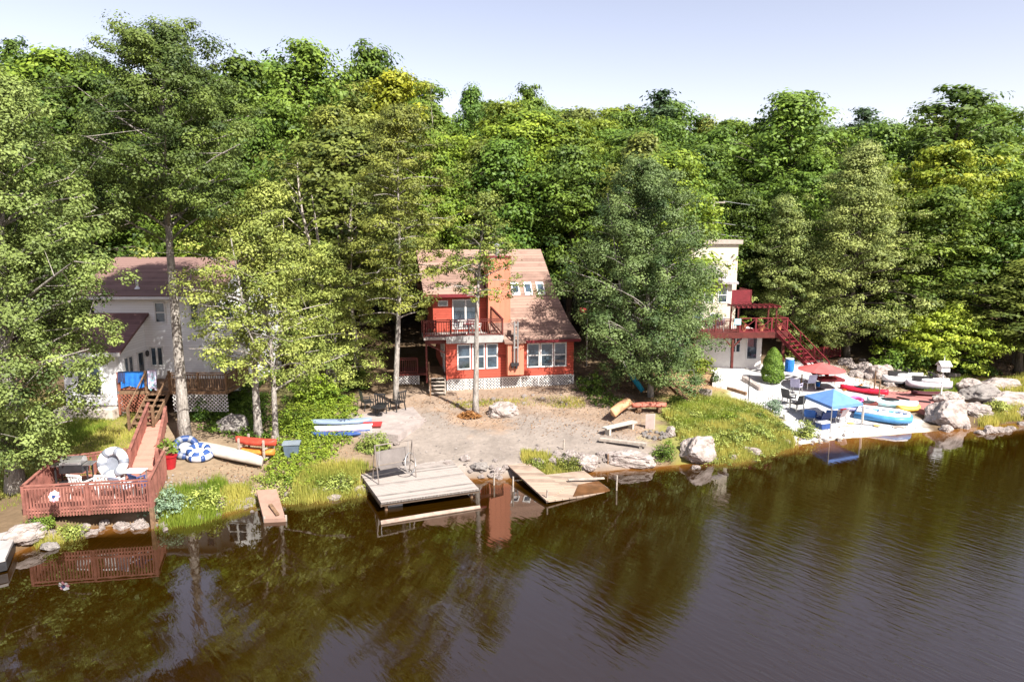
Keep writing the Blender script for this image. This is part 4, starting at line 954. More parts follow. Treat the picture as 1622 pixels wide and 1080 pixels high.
def torus(name, label, loc, R_, r_, m, rot, cat='swim ring', m2=None, group=None):
    t = thing(name, label, cat, loc, 0, group); t.rotation_euler = rot
    mb = MB(); mb.tube([(R_ * math.cos(a), R_ * math.sin(a), 0) for a in np.linspace(0, 2 * PI, 25)[:-1]], r_, 10, close=True); mb.build('ring', m, t, smooth=True)
    if m2:
        for k in range(6):
            a0 = k * PI / 3; mb = MB(); mb.tube([(R_ * math.cos(a), R_ * math.sin(a), 0) for a in np.linspace(a0, a0 + 0.35, 4)], r_ * 1.03, 10); mb.build('stripe', m2, t, smooth=True)
        MB().tube([(0, 0, -r_ * .4), (0, 0, -r_ * .2)], R_ - r_ * 0.6, 20).build('mesh_floor', m2, t)
    return t
VINYL = mat('white_vinyl', (0.80, 0.80, 0.82), 0.35, 0.04); VBLUE = mat('blue_vinyl', (0.03, 0.07, 0.22), 0.35, 0.15); VGREY = mat('grey_vinyl', (0.20, 0.22, 0.26), 0.5)
torus('swim_ring', 'big white inflatable ring leaning on the back rail of the red deck', on(181, 757, DZ)[:2] + (DZ + 0.62,), 0.46, 0.17, VINYL, (R(72), 0, R(-6)), m2=VGREY)
# white pinwheel toy tied to the railing
t = thing('pinwheel', 'white and pink flower pinwheel tied on the front rail of the red deck', 'toy', on(86, 786, DZ + 0.75)); t.rotation_euler = (R(75), 0, 0)
for k in range(8):
    a = k * PI / 4; c, s_ = math.cos(a), math.sin(a)
    MB().slab([(0.02 * c, 0.02 * s_, 0.02), (0.15 * c - 0.06 * s_, 0.15 * s_ + 0.06 * c, 0.03), (0.2 * c, 0.2 * s_, 0.0), (0.15 * c + 0.06 * s_, 0.15 * s_ - 0.06 * c, 0.0)], 0.015).build('petal', VINYL if k % 3 else mat('pink_vinyl', (0.75, 0.35, 0.45), 0.4), t)
MB().lathe([(0.05, 0), (0.05, 0.06)], 10).build('hub', VBLUE, t)
# grey floating dock at the left edge and post
FD = thing('floating_dock', 'grey plank dock running off the left edge of the picture', 'dock', (0, 0, 0))
P = [G(-60, 900, 0.45), G(8, 884, 0.45), G(38, 818, 0.45), G(22, 803, 0.45), G(-60, 806, 0.45)]
MB().prism(P, 0.36, 0.45).build('dock_boards', mat('dull_grey_boards', (0.36, 0.34, 0.33), 0.85, 0.15, 3), FD); MB().prism([(x, y + 0.03) for x, y in P], 0.05, 0.355).build('float', METAL_D, FD)
# red planter by the walkway
t = potted('leafy plant in a large red tub at the corner of the red deck', hit(270, 742), 1.5, L_MID, mat('red_tub', (0.32, 0.015, 0.02), 0.5), 9)
# heap of swim tubes and a tarp
h = hit(312, 726)
cg = 'blue and white tubes heaped by the tall trunk'
torus('swim_ring', 'blue and white tube lying on top of the heap under the tall trunk', (h[0] + 0.1, h[1], h[2] + 0.34), 0.36, 0.14, VBLUE, (R(18), R(8), 0), m2=VINYL, group=cg)
torus('swim_ring', 'blue and white tube at the bottom of the heap under the tall trunk', (h[0] + 0.15, h[1] - 0.02, h[2] + 0.14), 0.42, 0.14, mat('dull_white_vinyl', (0.5, 0.52, 0.58), 0.4), (R(4), R(-3), 1), m2=VBLUE, group=cg)
torus('swim_ring', 'dark blue tube standing against the heap, on its left', (h[0] - 0.55, h[1] + 0.2, h[2] + 0.42), 0.42, 0.15, mat('navy_vinyl', (0.03, 0.06, 0.17), 0.4), (R(50), R(10), 0.4), m2=VGREY, group=cg)

# ------------------------------------------------------------------ boats
def hull_mb(L_, W, H_, up=True, rocker=0.05, n=20, k=12, pinch=0.55, full=2.4, deck=True):
    "closed kayak or canoe shell, x along its length, keel down when up"
    m = MB(); m.v = []
    for i in range(n + 1):
        u = -1 + 2 * i / n; w = W / 2 * max(0.02, (1 - abs(u) ** full)) ** pinch; rk = rocker * u * u
        for j in range(k):
            a = 2 * PI * j / k; s_ = math.sin(a)
            zz = H_ * 0.62 * s_ if s_ < 0 else H_ * (0.38 if deck else 0.05) * s_
            m.v.append((u * L_ / 2, w * math.cos(a), (zz + 0.62 * H_ + rk) * 1.0))
    for i in range(n):
        for j in range(k): l = (j + 1) % k; m.f.append((i * k + j, (i + 1) * k + j, (i + 1) * k + l, i * k + l))
    m.f.append(tuple(range(k))); m.f.append(tuple(reversed(range(n * k, n * k + k))))
    if not up: m.v = [(x, -y, H_ + rocker - z) for x, y, z in m.v]; m.f = [f for f in m.f]
    return m
def kayak(label, loc, rz, L_, W, H_, hm, up=True, cockpit=True, stripe=None, name='kayak', group=None, tilt=(0, 0), cat='kayak', pinch=0.55):
    t = thing(name, label, cat, loc, rz, group); t.rotation_euler = (tilt[0], tilt[1], rz)
    hull_mb(L_, W, H_, up, pinch=pinch).build('hull', hm, t, smooth=True)
    if cockpit and up:
        m = MB(); ring = [(0.45 * math.cos(a) - 0.1, W * 0.30 * math.sin(a), H_ + 0.01) for a in np.linspace(0, 2 * PI, 17)[:-1]]
        m.tube(ring, 0.03, 6, close=True); r_ = m.build('cockpit_rim', BLACK, t)
        MB().prism([(x, y) for x, y, _ in ring], H_ - 0.05, H_ + 0.015).build('cockpit', BLACK, r_)
    if stripe:
        m = hull_mb(L_ * 0.985, W * 1.02, H_ * 0.30, True, pinch=pinch); m.v = [(x, y, z + (H_ * 0.35)) for x, y, z in m.v]; m.build('stripe', stripe, t, smooth=True)
    return t
ORANGE = mat('orange_plastic', (0.60, 0.21, 0.04), 0.5, 0.25, 3); REDP = mat('red_plastic', (0.48, 0.06, 0.035), 0.5, 0.25, 3)
SLATE = mat('slate_blue_plastic', (0.20, 0.26, 0.36), 0.5, 0.12, 2); OFFW = mat('off_white_canvas', (0.50, 0.45, 0.39), 0.8, 0.15, 3)
a = hit(300, 706); b = hit(412, 742); c = [(a[i] + b[i]) / 2 for i in range(3)]
kayak('long off-white canoe lying bottom-up between the tube heap and the kayak rack', (c[0], c[1], c[2] - 0.02), math.atan2(b[1] - a[1], b[0] - a[0]), math.hypot(b[0] - a[0], b[1] - a[1]) + 0.3, 0.85, 0.42, OFFW, up=False, cockpit=False, name='canoe', cat='canoe')
h = hit(407, 726); ang = R(-14)
RK = thing('kayak_rack', 'low timber rack carrying the red and orange kayaks in front of the pale trunks', 'rack', h, ang)
for sx in (-0.6, 0.6):
    m = MB(); m.bar((sx, -0.35, 0), (sx, -0.35, 0.95), 0.07); m.bar((sx, 0.35, 0), (sx, 0.35, 0.95), 0.07); m.bar((sx, -0.4, 0.12), (sx, 0.4, 0.12), 0.06); m.bar((sx, -0.4, 0.55), (sx, 0.4, 0.55), 0.06); m.build('frame', WOOD_GREY, RK)
kayak('orange kayak on the lower tier of the rack by the pale trunks', (h[0], h[1], h[2] + 0.15), ang, 1.75, 0.6, 0.30, ORANGE, cockpit=False, pinch=0.4)
kayak('red kayak on the top tier of the rack by the pale trunks', (h[0], h[1], h[2] + 0.585), ang, 1.95, 0.62, 0.30, REDP, cockpit=False, pinch=0.4)
# bin
t = thing('rubbish_bin', 'blue-grey lidded bin among the green plants right of the kayak rack', 'bin', hit(463, 724), R(10))
BIN = mat('blue_grey_plastic', (0.10, 0.135, 0.18), 0.5, 0.15)
m = MB(); m.slab([(-0.33, -0.26, 0.62), (0.33, -0.26, 0.62), (0.33, 0.26, 0.62), (-0.33, 0.26, 0.62)], 0.6); m.v[4:] = [(x * .82, y * .82, z) for x, y, z in m.v[4:]]; m.build('body', BIN, t)
MB().box(-0.37, -0.3, 0.625, 0.37, 0.3, 0.68).build('lid', mat('pale_lid', (0.2, 0.24, 0.28), 0.5), t)
# kayaks by the patio
h = hit(540, 688)
kayak('slate-blue kayak lying nearest the patio, above the white one', (h[0] - 0.15, h[1] + 0.8, h[2] + 0.22), R(7), 2.9, 0.62, 0.30, SLATE, cockpit=False, pinch=0.5)
kayak('white kayak with a blue side and pink stripe, in front of the slate-blue one', (h[0] + 0.15, h[1], h[2] + 0.12), R(10), 2.7, 0.62, 0.30, VINYL, cockpit=False, stripe=mat('pink_stripe', (0.62, 0.22, 0.32), 0.5), pinch=0.5)
kayak('dark blue kayak at the bottom, under the white and pink one', (h[0] + 0.1, h[1] - 0.35, h[2] + 0.0), R(9), 2.7, 0.60, 0.24, VBLUE, cockpit=False, pinch=0.5)
t = thing('storage_box', 'dark red box standing at the end of the stacked kayaks', 'box', hit(590, 684), R(5)); MB().box(-0.42, -0.28, 0, 0.42, 0.28, 0.36).build('body', DARK_RED, t); MB().box(-0.45, -0.31, 0.363, 0.45, 0.31, 0.42).build('lid', mat('red_lid', (0.40, 0.04, 0.04), 0.6), t)
# patio slab and furniture
P = [G(560, 684, 1.0), G(540, 650, 1.0), G(640, 628, 1.05), G(672, 664, 1.05), G(630, 690, 1.0)]
zc = ground(-6.9, 34.6)
tag(MB().prism(P, zc - 0.3, zc + 0.05).build('patio', mat('patio_slab', (0.33, 0.285, 0.265), 0.9, 0.15, 1.4, 0.3)), 'pale stone patio slab behind the dark metal chairs and the kayaks', 'patio')
x, y = G(606, 652, zc + 0.05)
PT = (x, y, zc + 0.055)
gch = 'dark metal patio chairs'
for i, (dx, dy, rz, lab) in enumerate(((0.0, -0.1, 175, 'dark metal high-backed chair at the middle of the patio, facing the lake'), (-0.85, 0.35, 120, 'dark metal chair at the left of the patio, by the shrubs'), (0.75, 0.3, 230, 'dark metal chair at the right of the patio, beside the thin trunk'))):
    chair('patio_chair', lab, (PT[0] + dx, PT[1] + dy, PT[2]), R(rz), METAL_D, gch, back=1.05, w=0.6)
t = thing('patio_table', 'low dark round table among the metal patio chairs', 'table', (PT[0] - 0.05, PT[1] - 0.75, PT[2])); MB().lathe([(0.4, 0.44), (0.4, 0.47)], 16).build('table_top', METAL_D, t); MB().lathe([(0.2, 0), (0.04, 0.05), (0.03, 0.44)], 10).build('pedestal', METAL_D, t)

# ------------------------------------------------------------------ main dock with swing
Z1 = 0.42
Q = [G(604, 796, Z1), G(759, 774, Z1), G(704, 717, Z1), G(572, 752, Z1)]
MDK = thing('wooden_dock', 'square weathered grey wooden dock with a metal swing on it, below the cottage', 'dock', (0, 0, 0))
ang = math.atan2(Q[1][1] - Q[0][1], Q[1][0] - Q[0][0])
fl = Vector((*Q[0], 0)); 
def shift(q): v = Matrix.Rotation(-ang, 3, 'Z') @ (Vector((*q, 0)) - fl); return (v.x, v.y)
L4 = [shift(q) for q in Q]
o = MB().prism(L4, -0.07, 0).build('dock_boards', DECK_GREY, MDK, (fl.x, fl.y, Z1), ang)
MB().box(0.0, 0.045, -0.17, L4[1][0], 0.095, -0.072).build('rim_joist', mat('dark_joist', (0.10, 0.07, 0.05), 0.9), MDK, (fl.x, fl.y, Z1), ang)
MB().bar((*L4[0], -0.125), (*L4[3], -0.125), 0.05, 0.1).build('rim_joist', mat('dark_joist', (0.1, 0.07, .05)), MDK, (fl.x, fl.y, Z1), ang)
qc = (sum(q[0] for q in Q) / 4, sum(q[1] for q in Q) / 4)
for q in Q: MB().tube([(q[0] * .88 + qc[0] * .12, q[1] * .88 + qc[1] * .12, -0.9), (q[0] * .88 + qc[0] * .12, q[1] * .88 + qc[1] * .12, Z1 - 0.072)], 0.06, 8).build('piling', WOOD_BROWN, MDK)
MB().box(0.35, 0.5, -0.42, 0.9, 2.2, -0.2).build('float', mat('pale_foam', (0.6, 0.58, 0.55), 0.8), MDK, (fl.x, fl.y, Z1), ang)
x, y = G(625, 757, Z1)
ga_ = G(595, 754, Z1); gb_ = G(653, 743, Z1)
SW = thing('garden_swing', 'grey metal garden swing bench with bare frame at the back of the wooden dock', 'swing', (x, y, Z1 + 0.003), math.atan2(gb_[1] - ga_[1], gb_[0] - ga_[0])); SW.scale = (1, 0.85, 1.3)
SWM = mat('brown_grey_metal', (0.20, 0.17, 0.15), 0.5, 0.1, metal=0.3)
for sx in (-0.8, 0.8):
    m = MB(); m.tube([(sx, -0.42, 0), (sx, 0, 1.15), (sx, 0.42, 0)], 0.025, 6); m.bar((sx, -0.25, 0.45), (sx, 0.25, 0.45), 0.03); m.build('side_frame', SWM, SW)
MB().tube([(-0.8, 0, 1.15), (0.8, 0, 1.15)], 0.022, 6).build('top_bar', SWM, SW)
MB().box(-0.68, -0.25, 0.40, 0.68, 0.2, 0.44).build('seat', mat('grey_mesh_fabric', (0.17, 0.15, 0.14), 0.8), SW)
MB().slab([(-0.68, 0.2, 0.46), (0.68, 0.2, 0.46), (0.68, 0.34, 0.88), (-0.68, 0.34, 0.88)], 0.03, (0, 1, 0)).build('backrest', mat('grey_mesh_fabric', (0, 0, 0)), SW)
for sx in (-0.62, 0.62): MB().bar((sx, 0, 0.44), (sx, 0, 1.14), 0.018).build('hanger', METAL_L, SW)
t = torus('swim_ring', 'thin grey hoop leaning on the right frame of the garden swing', (x + 0.62, y + 0.25, Z1 + 0.55), 0.42, 0.025, METAL_L, (R(80), 0, R(70)), cat='hoop')
a = G(603, 828, 0.03); b = G(760, 803, 0.03)
tag(MB().tube([(a[0], a[1], 0.02), ((a[0] + b[0]) / 2, (a[1] + b[1]) / 2, 0.04), (b[0], b[1], 0.03)], [0.10, 0.09, 0.08], 8).build('floating_log', mat('floating_wood', (0.34, 0.25, 0.20), 0.8, 0.2, 3)), 'long pale pole floating in the water in front of the wooden dock', 'log')
# brown ramp dock on the left
RD = thing('boat_ramp', 'short brown sheet-topped ramp dock between the shrubs on the left shore', 'dock', (0, 0, 0))
P = [G(418, 822, 0.14), G(452, 820, 0.14), G(438, 774, 0.52), G(406, 776, 0.52)]
MB().slab([(*P[0], 0.14), (*P[1], 0.14), (*P[2], 0.52), (*P[3], 0.52)], 0.22).build('ramp_boards', mat('brown_sheet', (0.30, 0.19, 0.145), 0.8, 0.1, 2), RD)
for p in P[:2]: MB().tube([(p[0], p[1] + 0.05, -0.8), (p[0], p[1] + 0.05, 0.22)], 0.04, 8).build('post', WOOD_GREY, RD)
a = G(428, 800, 0.34); b = G(440, 816, 0.2)
tag(MB().bar((a[0], a[1], 0.38), (b[0], b[1], 0.22), 0.13, 0.04).build('plank', WOOD_BROWN), 'dark loose board lying on the brown ramp dock', 'plank')
# broken dock in the middle
BD = thing('sunken_dock', 'old L-shaped tan dock with its outer corner sagging into the water', 'dock', (0, 0, 0))
P1 = [(*G(866, 793, 0.16), 0.16), (*G(895, 772, 0.22), 0.22), (*G(838, 733, 0.42), 0.42), (*G(804, 736, 0.42), 0.42)]
MB().slab(P1, 0.07).build('gangway_boards', board_mat('worn_tan_boards', (0.26, 0.195, 0.15), 'Y', 0.15, 0.45, 0.85, 0.3), BD)
P2 = [(*G(868, 793, 0.15), 0.155), (*G(971, 777, 0.0), -0.03), (*G(925, 746, 0.12), 0.14), (*G(862, 752, 0.25), 0.25)]
MB().slab([(x, y, z + 0.004) for x, y, z in P2], 0.07).build('platform_boards', DECK_TAN, BD)
WB = [(*G(908, 786, 0.11), 0.115), (*G(968, 777, 0.0), -0.018), (*G(948, 762, 0.05), 0.07), (*G(916, 768, 0.12), 0.13)]
MB().slab([(x, y, z + 0.012) for x, y, z in WB], 0.02).build('sunken_boards', mat('wet_brown_boards', (0.13, 0.06, 0.025), 0.3, 0.3, 2, spec=.6), BD)
a = G(900, 762, 0.2); b = G(957, 757, 0.2)
for px, py, hgt in ((866, 795, 0.5), (976, 776, 0.62), (812, 778, 0.62), (782, 768, 0.5)):
    x, y = G(px, py, 0); t = MB().tube([(x, y, -0.9), (x + 0.02, y, hgt)], 0.035, 7).build('mooring_post', WOOD_GREY)
    tag(t, {866: 'thin post at the outer left corner of the sagging tan dock', 976: 'thin post standing clear of the water right of the sagging tan dock', 812: 'thin leaning post in the water left of the tan dock gangway', 782: 'thin pale post in shallow water between the two middle docks'}[px], 'post')
tag(MB().bar((a[0], a[1], 0.27), (b[0], b[1], 0.2), 0.12, 0.05).build('plank', WOOD_GREY), 'loose pale board lying across the sagging tan dock', 'plank')
x, y, z = hit(893, 712); tag(MB().tube([(x, y, z - 0.1), (x, y, z + 0.5)], 0.04, 7).build('short_stake', WOOD_GREY), 'short stake in the gravel above the sagging tan dock', 'stake')
x, y, z = hit(963, 735); tag(MB().bar((x, y, z - 0.2), (x, y, z + 0.45), 0.05).build('short_stake', WOOD_BROWN), 'short dark stake at the left end of the long flat boulder', 'stake')

# ------------------------------------------------------------------ benches, slabs and canoes right of the beach
def bench(label, p0, p1, m, h=0.4, w=0.38, th=0.06):
    a = Vector(hit(*p0)); b = Vector(hit(*p1)); c = (a + b) / 2; z = min(a.z, b.z)
    t = thing('bench', label, 'bench', (c.x, c.y, z), math.atan2(b.y - a.y, b.x - a.x)); L_ = (b - a).length
    MB().box(-L_ / 2, -w / 2, h - th, L_ / 2, w / 2, h).build('seat', m, t)
    for q in (-1, 1): MB().box(q * L_ * 0.38 - 0.06, -w / 2 + 0.03, 0, q * L_ * 0.38 + 0.06, w / 2 - 0.03, h - th - 0.002).build('leg', m, t)
    return t
bench('pale weathered bench nearest the wooden slab, behind the other bench', (957, 690), (1005, 677), mat('pale_board', (0.42, 0.39, 0.34), 0.8, 0.1))
bench('long low log bench in front, pointing at the fire ring', (950, 700), (1024, 712), WOOD_GREY, 0.3, 0.25, 0.12)
x, y, z = hit(1030, 679)
tag(MB().slab([(-0.24, -0.06, 0.72), (0.2, -0.06, 0.78), (0.22, 0.06, 0.78), (-0.24, 0.06, 0.72)], 0.85).build('standing_stone', mat('pinkish_stone', (0.46, 0.37, 0.33), 0.9, 0.1), None, (x, y, z), R(-15)), 'upright pinkish stone slab standing behind the fire ring', 'stone slab')
x, y, z = hit(1117, 632)
tag(MB().prism([(-0.35, -0.12), (0.35, -0.12), (0.35, 0.12), (-0.35, 0.12)], 0, 0.62).build('standing_stone', STONE, None, (x, y, z - 0.05), R(-25)), 'squat upright grey stone block at the foot of the timber terraces', 'stone slab')
h = hit(985, 662)
kayak('tan and red canoe turned over on its side under the bushy tree', (h[0] + 0.15, h[1] + 0.3, h[2] + 0.28), R(62), 2.6, 0.85, 0.5, mat('tan_canoe', (0.50, 0.30, 0.16), 0.6, 0.3, 1.5, col2=(0.45, 0.10, 0.06), thresh=(0.3, 0.5)), up=False, cockpit=False, name='canoe', cat='canoe', tilt=(R(-35), 0))
h = hit(1030, 655)
kayak('dull red canoe lying bottom-up on blocks beside the tan canoe', (h[0], h[1] + 0.4, h[2] + 0.22), R(4), 1.9, 0.6, 0.26, mat('dull_red', (0.40, 0.13, 0.09), 0.6), up=False, cockpit=False, name='canoe', cat='canoe')
for q, lab in ((-0.55, 'left wooden block under the dull red canoe'), (0.55, 'right wooden block under the dull red canoe')): tag(MB().box(-0.1, -0.25, 0, 0.1, 0.25, 0.26).build('wooden_block', WOOD_BROWN, None, (h[0] + q, h[1] + 0.4, h[2])), lab, 'block')
h = hit(1000, 628)
kayak('turquoise blue kayak standing on end in the shade of the bushy tree', (h[0], h[1] + 0.2, h[2] + 1.0), R(20), 2.2, 0.6, 0.3, mat('teal_plastic', (0.02, 0.25, 0.42), 0.5), cockpit=False, tilt=(0, R(55)))
# timber terrace edging
for i, (p0, p1, lab) in enumerate((((1045, 604), (1108, 628), 'dark timber edging stepping down the tan bank, left length'), ((1110, 603), (1182, 626), 'long dark timber edging along the tan bank towards the white sand'), ((1060, 612), (1092, 640), 'short timber edging below the left length on the tan bank'))):
    a = Vector(hit(*p0)); b = Vector(hit(*p1)); tag(MB().bar(a + Vector((0, 0, .05)), b + Vector((0, 0, .05)), 0.22, 0.24).build('timber_edging', WOOD_BROWN), lab, 'edging')
x0 = hit(1140, 618); x1 = hit(1172, 596)
tag(MB().prism([hit(1128, 612)[:2], hit(1166, 620)[:2], hit(1172, 598)[:2], hit(1136, 592)[:2]], x0[2] - 0.4, x0[2] + 0.55).build('retaining_wall', mat('bright_stucco', (0.6, 0.59, 0.57), 0.7, 0.04)), 'bright white retaining block at the top of the sand below the cream house', 'wall')
a = Vector(hit(1178, 602)); b = Vector(hit(1205, 620)); tag(MB().bar(a + Vector((0, 0, .1)), b + Vector((0, 0, .1)), 0.3, 0.35).build('garden_wall', STONE), 'low stone kerb sloping beside the conical evergreen', 'wall')
x, y, z = hit(1185, 634); tag(MB().tube([(x, y, z - .1), (x, y, z + 1.5)], 0.03, 6).build('lamp_post', METAL_D), 'thin dark pole at the edge of the white sand', 'pole')
# ------------------------------------------------------------------ the white sand lot at right
def onh(px, py, dz=0.0): x, y, z = hit(px, py); return (x, y, z + dz)
# red sun umbrella
def umbrella(label, loc, R_, hgt, m, n=8, drop=0.45):
    t = thing('sun_umbrella', label, 'umbrella', loc); mb = MB()
    ring = [(R_ * math.cos(2 * PI * k / n), R_ * math.sin(2 * PI * k / n), hgt) for k in range(n)]
    apex = (0, 0, hgt + drop); sag = [(R_ * .97 * math.cos(2 * PI * (k + .5) / n), R_ * .97 * math.sin(2 * PI * (k + .5) / n), hgt - 0.02) for k in range(n)]
    vs = [apex] + [p for pr in zip(ring, sag) for p in pr]; k2 = 2 * n
    mb.add(vs, [(0, 1 + i, 1 + (i + 1) % k2) for i in range(k2)]); o_ = len(mb.v)
    mb.add([(x * .985, y * .985, z - 0.015) for x, y, z in vs], [(0, 1 + (i + 1) % k2, 1 + i) for i in range(k2)])
    mb.build('canopy', m, t); MB().tube([(0, 0, 0), (0, 0, hgt + drop + 0.08)], 0.025, 8).build('pole', METAL_D, t)
    MB().lathe([(0.25, 0), (0.25, 0.06), (0.06, 0.1)], 12).build('base', METAL_D, t); return t
x, y, z = hit(1299, 617)
umbrella('round faded red sun umbrella on the white sand at the foot of the maroon stairs', (x, y, z), 1.42, 0.92 + 0.35, mat('faded_red_cloth', (0.48, 0.10, 0.095), 0.8, 0.1, 2))
# blue canopy
zz = 1.5; Fp = Vector((*G(1318, 644, zz), zz)); Lp = Vector((*G(1274, 626, zz), zz)); Rp = Vector((*G(1367, 638, zz), zz)); Bp = Lp + Rp - Fp
TN = thing('canopy_tent', 'bright blue pop-up canopy on four poles at the edge of the sand', 'canopy', (0, 0, 0))
ap = (Fp + Bp) / 2 + Vector((0, 0, 0.55)); m = MB(); Z = Vector((0, 0, 1))
cs_ = [Fp, Rp, Bp, Lp]; m.add([ap] + cs_ + [c - Z * 0.16 for c in cs_], [(0, i + 1, (i + 1) % 4 + 1) for i in range(4)] + [(i + 1, i + 5, (i + 1) % 4 + 5, (i + 1) % 4 + 1) for i in range(4)])
m.add([ap - Z * 0.02] + [c - Z * 0.02 for c in cs_], [(0, (i + 1) % 4 + 1, i + 1) for i in range(4)])
m.build('canopy', mat('sky_blue_tarp', (0.12, 0.25, 0.62), 0.6, 0.1, 2), TN)
for c in cs_: g_ = ground(c.x, c.y); MB().tube([(c.x, c.y, g_), (c.x, c.y, zz - 0.02)], 0.025, 6).build('pole', METAL_L, TN)
def off(t, *n): return [t[0] + n[0], t[1] + n[1], t[2]]
BLC = mat('beach_chair_blue', (0.04, 0.12, 0.38), 0.8, 0.2); NAV = mat('beach_chair_navy', (0.04, 0.06, 0.16), 0.8)
for px, py, rz, mt, lab in ((1283, 668, 150, BLC, 'blue beach chair under the left corner of the blue canopy'), (1300, 672, 200, NAV, 'navy beach chair in the middle under the blue canopy'), (1313, 668, 170, BLC, 'blue beach chair beside the front pole of the blue canopy'), (1328, 667, 210, mat('white_red_sling', (0.65, 0.55, 0.55), 0.8), 'pale beach chair just right of the front pole of the blue canopy')):
    chair('beach_chair', lab, onh(px, py), R(rz), mt, 'beach chairs under the blue canopy', slats=False, legm=METAL_L, h=0.3, back=0.75)
t = thing('cooler', 'dark blue cool box in front of the chairs under the blue canopy', 'cool box', onh(1303, 678), R(20)); MB().box(-.3, -.2, 0, .3, .2, .3).build('body', VBLUE, t); MB().box(-.32, -.22, .303, .32, .22, .38).build('lid', VINYL, t)
for px, py, rz, mt, lab in ((1261, 622, 140, mat('lilac_sling', (0.42, 0.40, 0.55), 0.8), 'lilac lounge chair at the left edge of the sand, behind the blue canopy'), (1281, 615, 190, mat('grey_blue_sling', (0.45, 0.47, 0.62), 0.8), 'grey-blue chair standing between the lilac chair and the red umbrella'), (1249, 640, 120, METAL_D, 'dark metal chair furthest left on the sand by the bank'), (1262, 650, 200, METAL_D, 'dark metal chair on the sand left of the blue canopy')):
    chair('lawn_chair', lab, onh(px, py), R(rz), mt, 'lawn chairs on the sand', slats=False, legm=METAL_L, h=0.38, back=0.95)
t = thing('blue_barrel', 'blue barrel in the shade under the maroon staircase', 'barrel', onh(1250, 588)); MB().lathe([(0.26, 0), (0.3, 0.2), (0.3, 0.6), (0.26, 0.85)], 14).build('body', BLUE, t); MB().lathe([(0.27, 0.852), (0.27, 0.9)], 14).build('lid', VINYL, t)
# kayaks, boats
h = hit(1368, 622); kayak('bright red kayak with a dark seat well lying on the white sand', h, R(-38), 2.7, 0.75, 0.32, mat('bright_red_plastic', (0.70, 0.02, 0.05), 0.4), pinch=0.45)
h = hit(1357, 636); t = torus('swim_ring', 'pink swim ring lying between the red kayak and the blue canopy', (h[0], h[1], h[2] + 0.1), 0.32, 0.1, mat('hot_pink', (0.75, 0.10, 0.28), 0.4), (R(12), 0, 0))
h = hit(1353, 652); kayak('small lilac and blue inflatable boat behind the right pole of the canopy', h, R(-30), 1.5, 0.7, 0.3, mat('lilac_vinyl', (0.38, 0.36, 0.60), 0.4), name='dinghy', cat='dinghy', pinch=0.3)
h = hit(1376, 645); kayak('small dark red plastic boat beside the blue and white raft', h, R(20), 1.1, 0.6, 0.3, DARK_RED, name='dinghy', cat='dinghy', pinch=0.3)
def raft(label, loc, rz, L_, W, tube_m, floor_m, seats):
    t = thing('inflatable_raft', label, 'raft', loc, rz); a = L_ / 2; b = W / 2
    out = [(-a, -b), (a * .6, -b), (a, -b * .45), (a, b * .45), (a * .6, b), (-a, b)]
    m = MB(); m.tube([(x, y, 0.2) for x, y in out], 0.19, 10, close=True); m.build('side_tube', tube_m, t, smooth=True)
    m = MB(); m.tube([(x * .97, y * .96, 0.40) for x, y in out], 0.09, 8, close=True); m.build('rail_tube', floor_m, t, smooth=True)
    MB().prism([(x * .95, y * .95) for x, y in out], 0.06, 0.26).build('floor', floor_m, t)
    for i, (x, y) in enumerate(seats):
        s_ = MB(); s_.box(x - .22, y - .22, .262, x + .22, y + .22, .40).build('seat', floor_m, t); MB().tube([(x, y, .401), (x, y, .43)], .13, 12).build('cup_well', VGREY, t)
    return t
raft('big blue and white inflatable raft on the sand at the waterline', onh(1398, 664, 0.02), R(-32), 2.5, 1.5, mat('mid_blue_vinyl', (0.08, 0.27, 0.55), 0.35), VINYL, ((-0.8, -.4), (-0.8, .4), (0, -.4), (0, .4), (.7, 0)))
h = hit(1412, 645); kayak('pale turquoise and white paddle boat behind the inflatable raft', (h[0], h[1], h[2]), R(-30), 2.6, 1.1, 0.45, mat('pale_teal', (0.45, 0.72, 0.72), 0.45, 0.1, 2, col2=(0.72, 0.78, 0.78), thresh=(0.4, 0.5)), name='paddle_boat', cat='paddle boat', pinch=0.35)
h = hit(1438, 652); kayak('small yellow dinghy at the end of the red-brown ramp', h, R(5), 1.3, 0.75, 0.35, mat('yellow_plastic', (0.70, 0.45, 0.08), 0.5), name='dinghy', cat='dinghy', cockpit=False, pinch=0.3)
